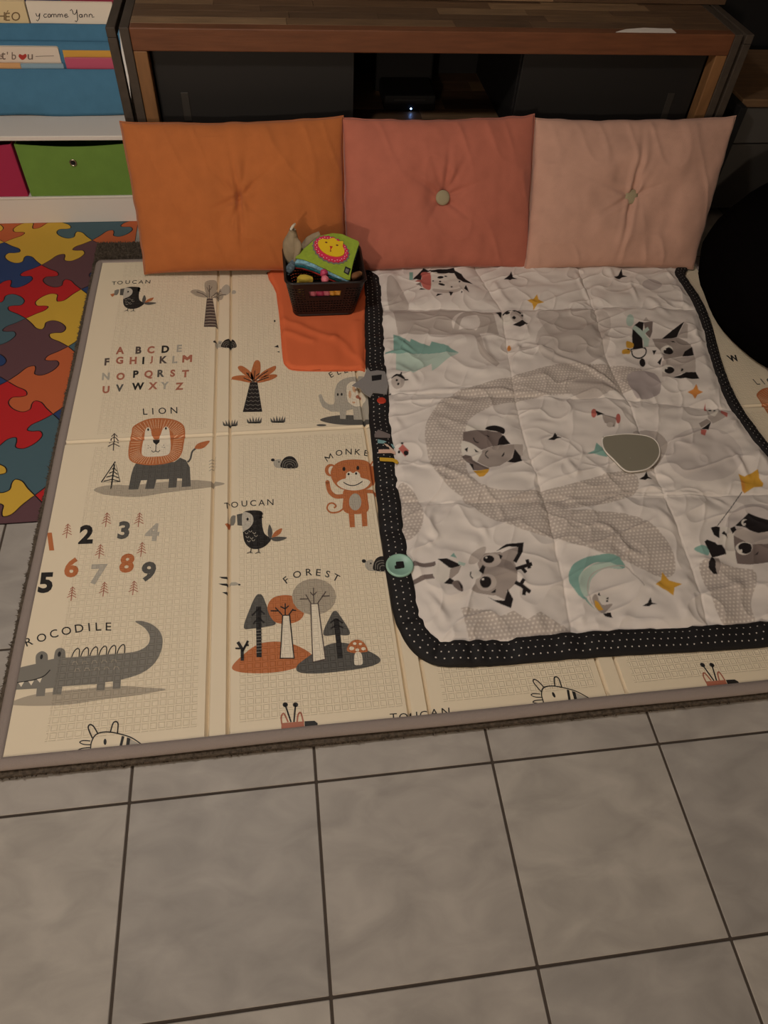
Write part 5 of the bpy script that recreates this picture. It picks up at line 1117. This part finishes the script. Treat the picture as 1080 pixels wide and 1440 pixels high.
q.add(vs, fs); q.build('basket_wall', m_bsk, tb, solid=0.003)
q = MB(); q.tube([(*bperim(1.0, k / 90), ZB1) for k in range(91)], 0.0042, 8, cap=False); q.build('rim', m_bsk, tb, smooth=True)
q = MB(); q.tube([(*bperim(0.0, k / 90), ZB0 + 0.004) for k in range(91)], 0.0036, 8, cap=False); q.build('base_rim', m_bsk, tb, smooth=True)

# cloth book lying in the basket
class Pl:
    def __init__(s, a, b, c): s.p = a; s.n = (b - a).cross(c - a).normalized(); s.n = s.n if s.n.z > 0 else -s.n
    def at(s, px, py, h=0.0):
        d = ray(px, py); P0 = s.p + s.n * h; t = (P0 - CAM).dot(s.n) / d.dot(s.n); return CAM + d * t
BP = crop(390, 300, 8.307); pl = Pl(at(414.7, 362.6, 0.176), at(492.3, 392.7, 0.158), at(505, 339.7, 0.205))
def slab(name, pts, h0, h1, m_, parent, curve=False, bevel=0.0, label=None):
    pts = sm(pts, 5) if curve else pts; P3_ = [pl.at(*BP(p_)) for p_ in pts]; n_ = len(P3_)
    tri = tessellate_polygon([[Vector((p_[0], p_[1], 0)) for p_ in pts]]); q = MB(); vs = [p_ + pl.n * h1 for p_ in P3_] + [p_ + pl.n * h0 for p_ in P3_]
    q.add(vs, [tuple(t) for t in tri] + [tuple(i + n_ for i in reversed(t)) for t in tri] + [(i, i + n_, (i + 1) % n_ + n_, (i + 1) % n_) for i in range(n_)])
    o = q.build(name, m_, parent); bm = bmesh.new(); bm.from_mesh(o.data); bmesh.ops.remove_doubles(bm, verts=bm.verts, dist=1e-6); bmesh.ops.recalc_face_normals(bm, faces=bm.faces); bm.to_mesh(o.data); bm.free()
    if bevel:
        md = o.modifiers.new('bevel', 'BEVEL'); md.width = bevel; md.segments = 3; md.limit_method = 'ANGLE'
    if label: tag(o, label)
    return o
cb = empty('cloth_book', at(460, 360, 0.19)); tag(cb, 'soft green cloth book with yellow lion face in the basket', 'cloth book')
cov = [(205, 520), (240, 470), (380, 350), (480, 262), (640, 230), (760, 240), (870, 290), (945, 320), (958, 350), (930, 430), (890, 560), (860, 700), (850, 770), (820, 775), (620, 680), (420, 580), (300, 535)]
slab('green_cover', cov, -0.004, 0.0, mat('green_plush', rgb(146, 166, 58), 0.9, 0.1, noise=(60, 0.1), bump=(300, 0.6)), cb, False, 0.0015)
low = lambda dx, dy: [(x + dx, y + dy * (0.55 + 2.2 * max(0, 1 - (x - 190) / 620))) for x, y in cov]
slab('blue_page', low(-10, 16), -0.014, -0.0045, mat('blue_print_cloth', rgb(120, 160, 176), 0.8, 0.15, noise=(90, 0.5), bump=(120, 0.8)), cb, False, 0.003)
slab('teal_page', low(-14, 18), -0.026, -0.0145, mat('teal_print_cloth', rgb(40, 104, 112), 0.8, 0.15, noise=(110, 0.6), bump=(120, 0.8)), cb, False, 0.003)
slab('red_back_cover', low(-30, 16), -0.032, -0.0265, mat('red_plush', rgb(176, 50, 46), 0.9, 0.1), cb, False, 0.0015)
mane_ = []
for k in range(44):
    a = 2 * math.pi * k / 44; r_ = 1 + 0.035 * (1 if k % 2 else -1); mane_.append((630 + 200 * r_ * math.cos(a) * 0.98 + 30 * math.sin(a), 428 + 150 * r_ * math.sin(a) + 25 * math.cos(a)))
slab('mane_backing', [(628 + (x - 630) * 1.09, 430 + (y - 428) * 1.09) for x, y in mane_], 0.0, 0.0015, mat('grey_print_cloth', rgb(120, 112, 104), 0.9), cb)
mn_ = slab('lion_mane', mane_, 0.0015, 0.004, mat('magenta_print', rgb(206, 44, 78), 0.85), cb)
for k in range(34):
    a = 2 * math.pi * k / 34; rr2 = 0.86 if k % 2 else 0.93; slab('mane_dot', ell(630 + 196 * rr2 * math.cos(a) + 26 * math.sin(a), 428 + 147 * rr2 * math.sin(a) + 22 * math.cos(a), 6, 5, n=8), 0.004, 0.0044, mat('pale_dot', rgb(226, 190, 190), 0.8), mn_)
fc_ = slab('lion_face', [(480, 350), (520, 315), (590, 320), (660, 304), (710, 340), (770, 345), (765, 400), (785, 450), (770, 500), (700, 520), (610, 505), (530, 460), (485, 400)], 0.004, 0.0065, mat('yellow_plush', rgb(226, 186, 40), 0.9, 0.1), cb, True, 0.001)
mi_ = mat('brown_stitch', rgb(110, 40, 30), 0.8)
slab('lion_nose', [(612, 398), (650, 405), (632, 432), (626, 450), (616, 450), (622, 430)], 0.0065, 0.007, mat('red_stitch', rgb(190, 40, 40), 0.8), fc_); slab('lion_mouth', ell(624, 458, 10, 6, n=10), 0.0065, 0.007, mi_, fc_)
for x, y in ((573, 357), (700, 390)): slab('lion_eye', ell(x, y, 15, 8, 10, 10), 0.0065, 0.007, mi_, fc_)
slab('black_tag', [(795, 622), (858, 650), (832, 724), (775, 690)], 0.0, 0.0016, mat('black_label', rgb(28, 28, 28), 0.6), cb); slab('tag_print', [(803, 645), (838, 662), (822, 705), (790, 686)], 0.0016, 0.0018, mat('label_print', rgb(110, 106, 100), 0.6), cb)
# other toys
def blob(name, label, cat, pts, rad, m_, seed, squash=1.0, group=None):
    q = MB(); q.tube(pts, rad, 20); V = []
    for x, y, z_ in q.v: V.append((x, y, z_))
    A_ = np.array(V); nz = np.stack([vnoise(A_[:, 0] * 50 + A_[:, 2] * 20, A_[:, 1] * 50 + k * 9, seed + k) for k in range(3)], 1); A_ += nz * 0.008; q.v = [tuple(a) for a in A_]
    o = q.build(name, m_, None, smooth=True); md = o.modifiers.new('s', 'SUBSURF'); md.levels = 1; md.render_levels = 1
    return tag(o, label, cat, group)
pA = lambda px, py, Y: aty(px, py, Y)
m_bei = mat('beige_cloth', rgb(150, 132, 106), 0.85, 0.15, noise=(40, 0.12), bump=(300, 0.3))
bt_ = empty('beige_soft_toy', pA(415, 380, 1.47)); tag(bt_, 'beige folded soft toy poking from the basket left corner', 'soft toy')
q = MB()
q.tube([pA(409, 376, 1.47), pA(408, 366, 1.47), pA(408, 354, 1.475), pA(409, 342, 1.48), pA(411, 331, 1.485), pA(413, 322, 1.485)], [0.006, 0.016, 0.025, 0.025, 0.016, 0.006], 16)
q.tube([pA(414, 372, 1.455), pA(418, 360, 1.455), pA(421, 348, 1.46), pA(417, 336, 1.465)], [0.008, 0.018, 0.016, 0.006], 14)
q.tube([pA(424, 350, 1.50), pA(434, 337, 1.51), pA(448, 330, 1.52)], [0.008, 0.012, 0.007], 12)
A_ = np.array(q.v); nz = np.stack([vnoise(A_[:, 0] * 45 + A_[:, 2] * 35, A_[:, 1] * 45 + A_[:, 2] * 20 + k * 9, 90 + k) for k in range(3)], 1); q.v = [tuple(a) for a in A_ + nz * 0.012]
o = q.build('toy_body', m_bei, bt_, smooth=True); md = o.modifiers.new('s', 'SUBSURF'); md.levels = 1; md.render_levels = 1
q = MB(); q.tube([pA(409, 323, 1.485), pA(412, 318, 1.485), pA(415, 314.5, 1.485)], [0.0035, 0.0042, 0.003], 8); tag(q.build('white_label', mat('white_label', rgb(206, 196, 176), 0.7), bt_, smooth=True), 'small white label')
blob('yellow_cloth_toy', 'yellow cloth toy at the basket front left', 'soft toy', [Vector((0.385, 1.368, 0.085)), Vector((0.383, 1.372, 0.115)), at(420, 391, 0.146), at(431, 392, 0.150), at(440, 394, 0.142)], [0.010, 0.015, 0.015, 0.014, 0.008], mat('yellow_cloth', rgb(190, 160, 60), 0.85), 101)
blob('blue_patterned_cloth', 'blue patterned cloth tucked below the beige soft toy', 'cloth', [at(404, 386, 0.145), at(409, 378, 0.150), at(413, 369, 0.150)], [0.007, 0.014, 0.009], mat('blue_pattern', rgb(96, 110, 118), 0.85, noise=(160, 0.6)), 111)
blob('brown_toy_block', 'brown toy end at the basket right corner', 'toy', [at(494, 392, 0.145), at(500, 388, 0.150), at(505, 384, 0.145)], [0.008, 0.013, 0.008], mat('brown_toy', rgb(128, 84, 52), 0.7), 121)
def ball(label, c, P, r, cat='toy ball'):
    q = MB(); q.lathe([(max(r * math.sin(math.pi * k / 12), 0.0002), -r * math.cos(math.pi * k / 12)) for k in range(13)], P, n=20); A_ = np.array(q.v) - np.array(P)
    q.v = [tuple(np.array(P) + a * (1 + 0.06 * math.cos(5 * math.atan2(a[1], a[0])))) for a in A_]
    return tag(q.build('bead_ball', c, None, smooth=True), label, cat, 'plastic beads in the basket')
m_pk = mat('pink_bead', rgb(214, 110, 124), 0.5, 0.4); m_mg = mat('magenta_bead', rgb(190, 60, 96), 0.5, 0.4); m_yl = mat('amber_bead', rgb(232, 160, 56), 0.5, 0.4)
ball('pink bead on top at the basket front rim', m_pk, at(457, 393, 0.160), 0.0115); ball('magenta bead above the pink one at the rim', m_mg, at(456, 387, 0.158) + Vector((0, 0.01, 0)), 0.0115)
for px, lb, m_ in ((440, 'pink bead at the left of the basket grip slot', m_pk), (451, 'dark pink bead second from left in the grip slot', m_mg), (460, 'pale pink bead third from left in the grip slot', m_pk), (467, 'amber bead right of the pale pink one in the slot', m_yl), (476, 'amber bead at the right end of the grip slot', m_yl)):
    ball(lb, m_, aty(px, 412, 1.362), 0.0135)

# ================================================================== RIGHT-HAND CORNER
m_bag = mat('black_fleece', rgb(11, 9, 9), 1.0, 0.0, bump=(160, 0.6))
q = MB(); C_ = Vector((2.00, 1.255, 0.0)); nu, nv = 56, 30; vs = []
zr = [(0.030, 0.0), (0.030, 0.36), (0.07, 0.392), (0.15, 0.405), (0.24, 0.390), (0.33, 0.345), (0.41, 0.265), (0.47, 0.16), (0.50, 0.06), (0.505, 0.0)]
for j in range(nv + 1):
    t = j / nv * (len(zr) - 1); a = min(int(t), len(zr) - 2); f_ = t - a; z_ = zr[a][0] + (zr[a + 1][0] - zr[a][0]) * f_; r_ = zr[a][1] + (zr[a + 1][1] - zr[a][1]) * f_
    for i in range(nu): th_ = 2 * math.pi * i / nu; vs.append((C_.x + r_ * math.cos(th_), C_.y + r_ * math.sin(th_), z_))
A_ = np.array(vs); A_[:, :2] += 0.035 * np.stack([vnoise(A_[:, 0] * 6 + A_[:, 2] * 5, A_[:, 1] * 6, 130), vnoise(A_[:, 0] * 6, A_[:, 1] * 6 + A_[:, 2] * 5, 131)], 1)
q.add([tuple(a) for a in A_], [(j * nu + i, (j + 1) * nu + i, (j + 1) * nu + (i + 1) % nu, j * nu + (i + 1) % nu) for j in range(nv) for i in range(nu)])
bg = empty('beanbag', (2.00, 1.255, MT)); tag(bg, 'large round black beanbag at the right edge of the mat', 'beanbag')
o = q.build('beanbag_cover', m_bag, bg, smooth=True); bm = bmesh.new(); bm.from_mesh(o.data); bmesh.ops.remove_doubles(bm, verts=bm.verts, dist=1e-5); bmesh.ops.recalc_face_normals(bm, faces=bm.faces); bm.to_mesh(o.data); bm.free()
lc = empty('low_cabinet', (2.2, 2.1, 0)); tag(lc, 'low grey cabinet with wooden top beside the tv bench', 'cabinet')
m_gr = mat('grey_lacquer', rgb(66, 61, 56), 0.6, 0.25)
box('carcass', (1.872, 2.62, 1.93, 2.33, 0.03, 0.392), m_gr, lc, 0.003); box('drawer_front', (1.874, 2.618, 1.912, 1.929, 0.275, 0.388), mat('grey_drawer', rgb(76, 71, 66), 0.6, 0.25), lc, 0.002); box('drawer_front', (1.874, 2.618, 1.912, 1.929, 0.04, 0.270), m_gr, lc, 0.002)
box('wooden_top', (1.868, 2.63, 1.905, 2.34, 0.393, 0.418), m_wood[4], lc, 0.003)
for x in (1.89, 2.58):
    for y in (1.95, 2.30): box('leg', (x - 0.015, x + 0.015, y - 0.015, y + 0.015, 0.0, 0.03), m_vblk, lc, 0.001)
box('black_end_panel', (1.842, 1.866, 1.86, 2.33, 0.0, 0.410), m_vblk, lc, 0.002)
tc = empty('added_dark_box', (2.3, 2.55, 0))  # invented box, keeps the shadowed corner black under the lamps
tag(tc, 'tall black box added to keep the corner right of the bench dark', 'cabinet'); tc.name = 'dark_corner_filler'
box('carcass', (1.86, 2.80, 2.50, 2.72, 0.02, 1.15), m_vblk, tc, 0.004); box('door', (1.868, 2.326, 2.482, 2.499, 0.04, 1.13), m_vblk, tc, 0.002); box('door', (2.334, 2.792, 2.482, 2.499, 0.04, 1.13), m_vblk, tc, 0.002); box('plinth', (1.88, 2.78, 2.50, 2.70, 0.0, 0.02), m_vblk, tc, 0.001)
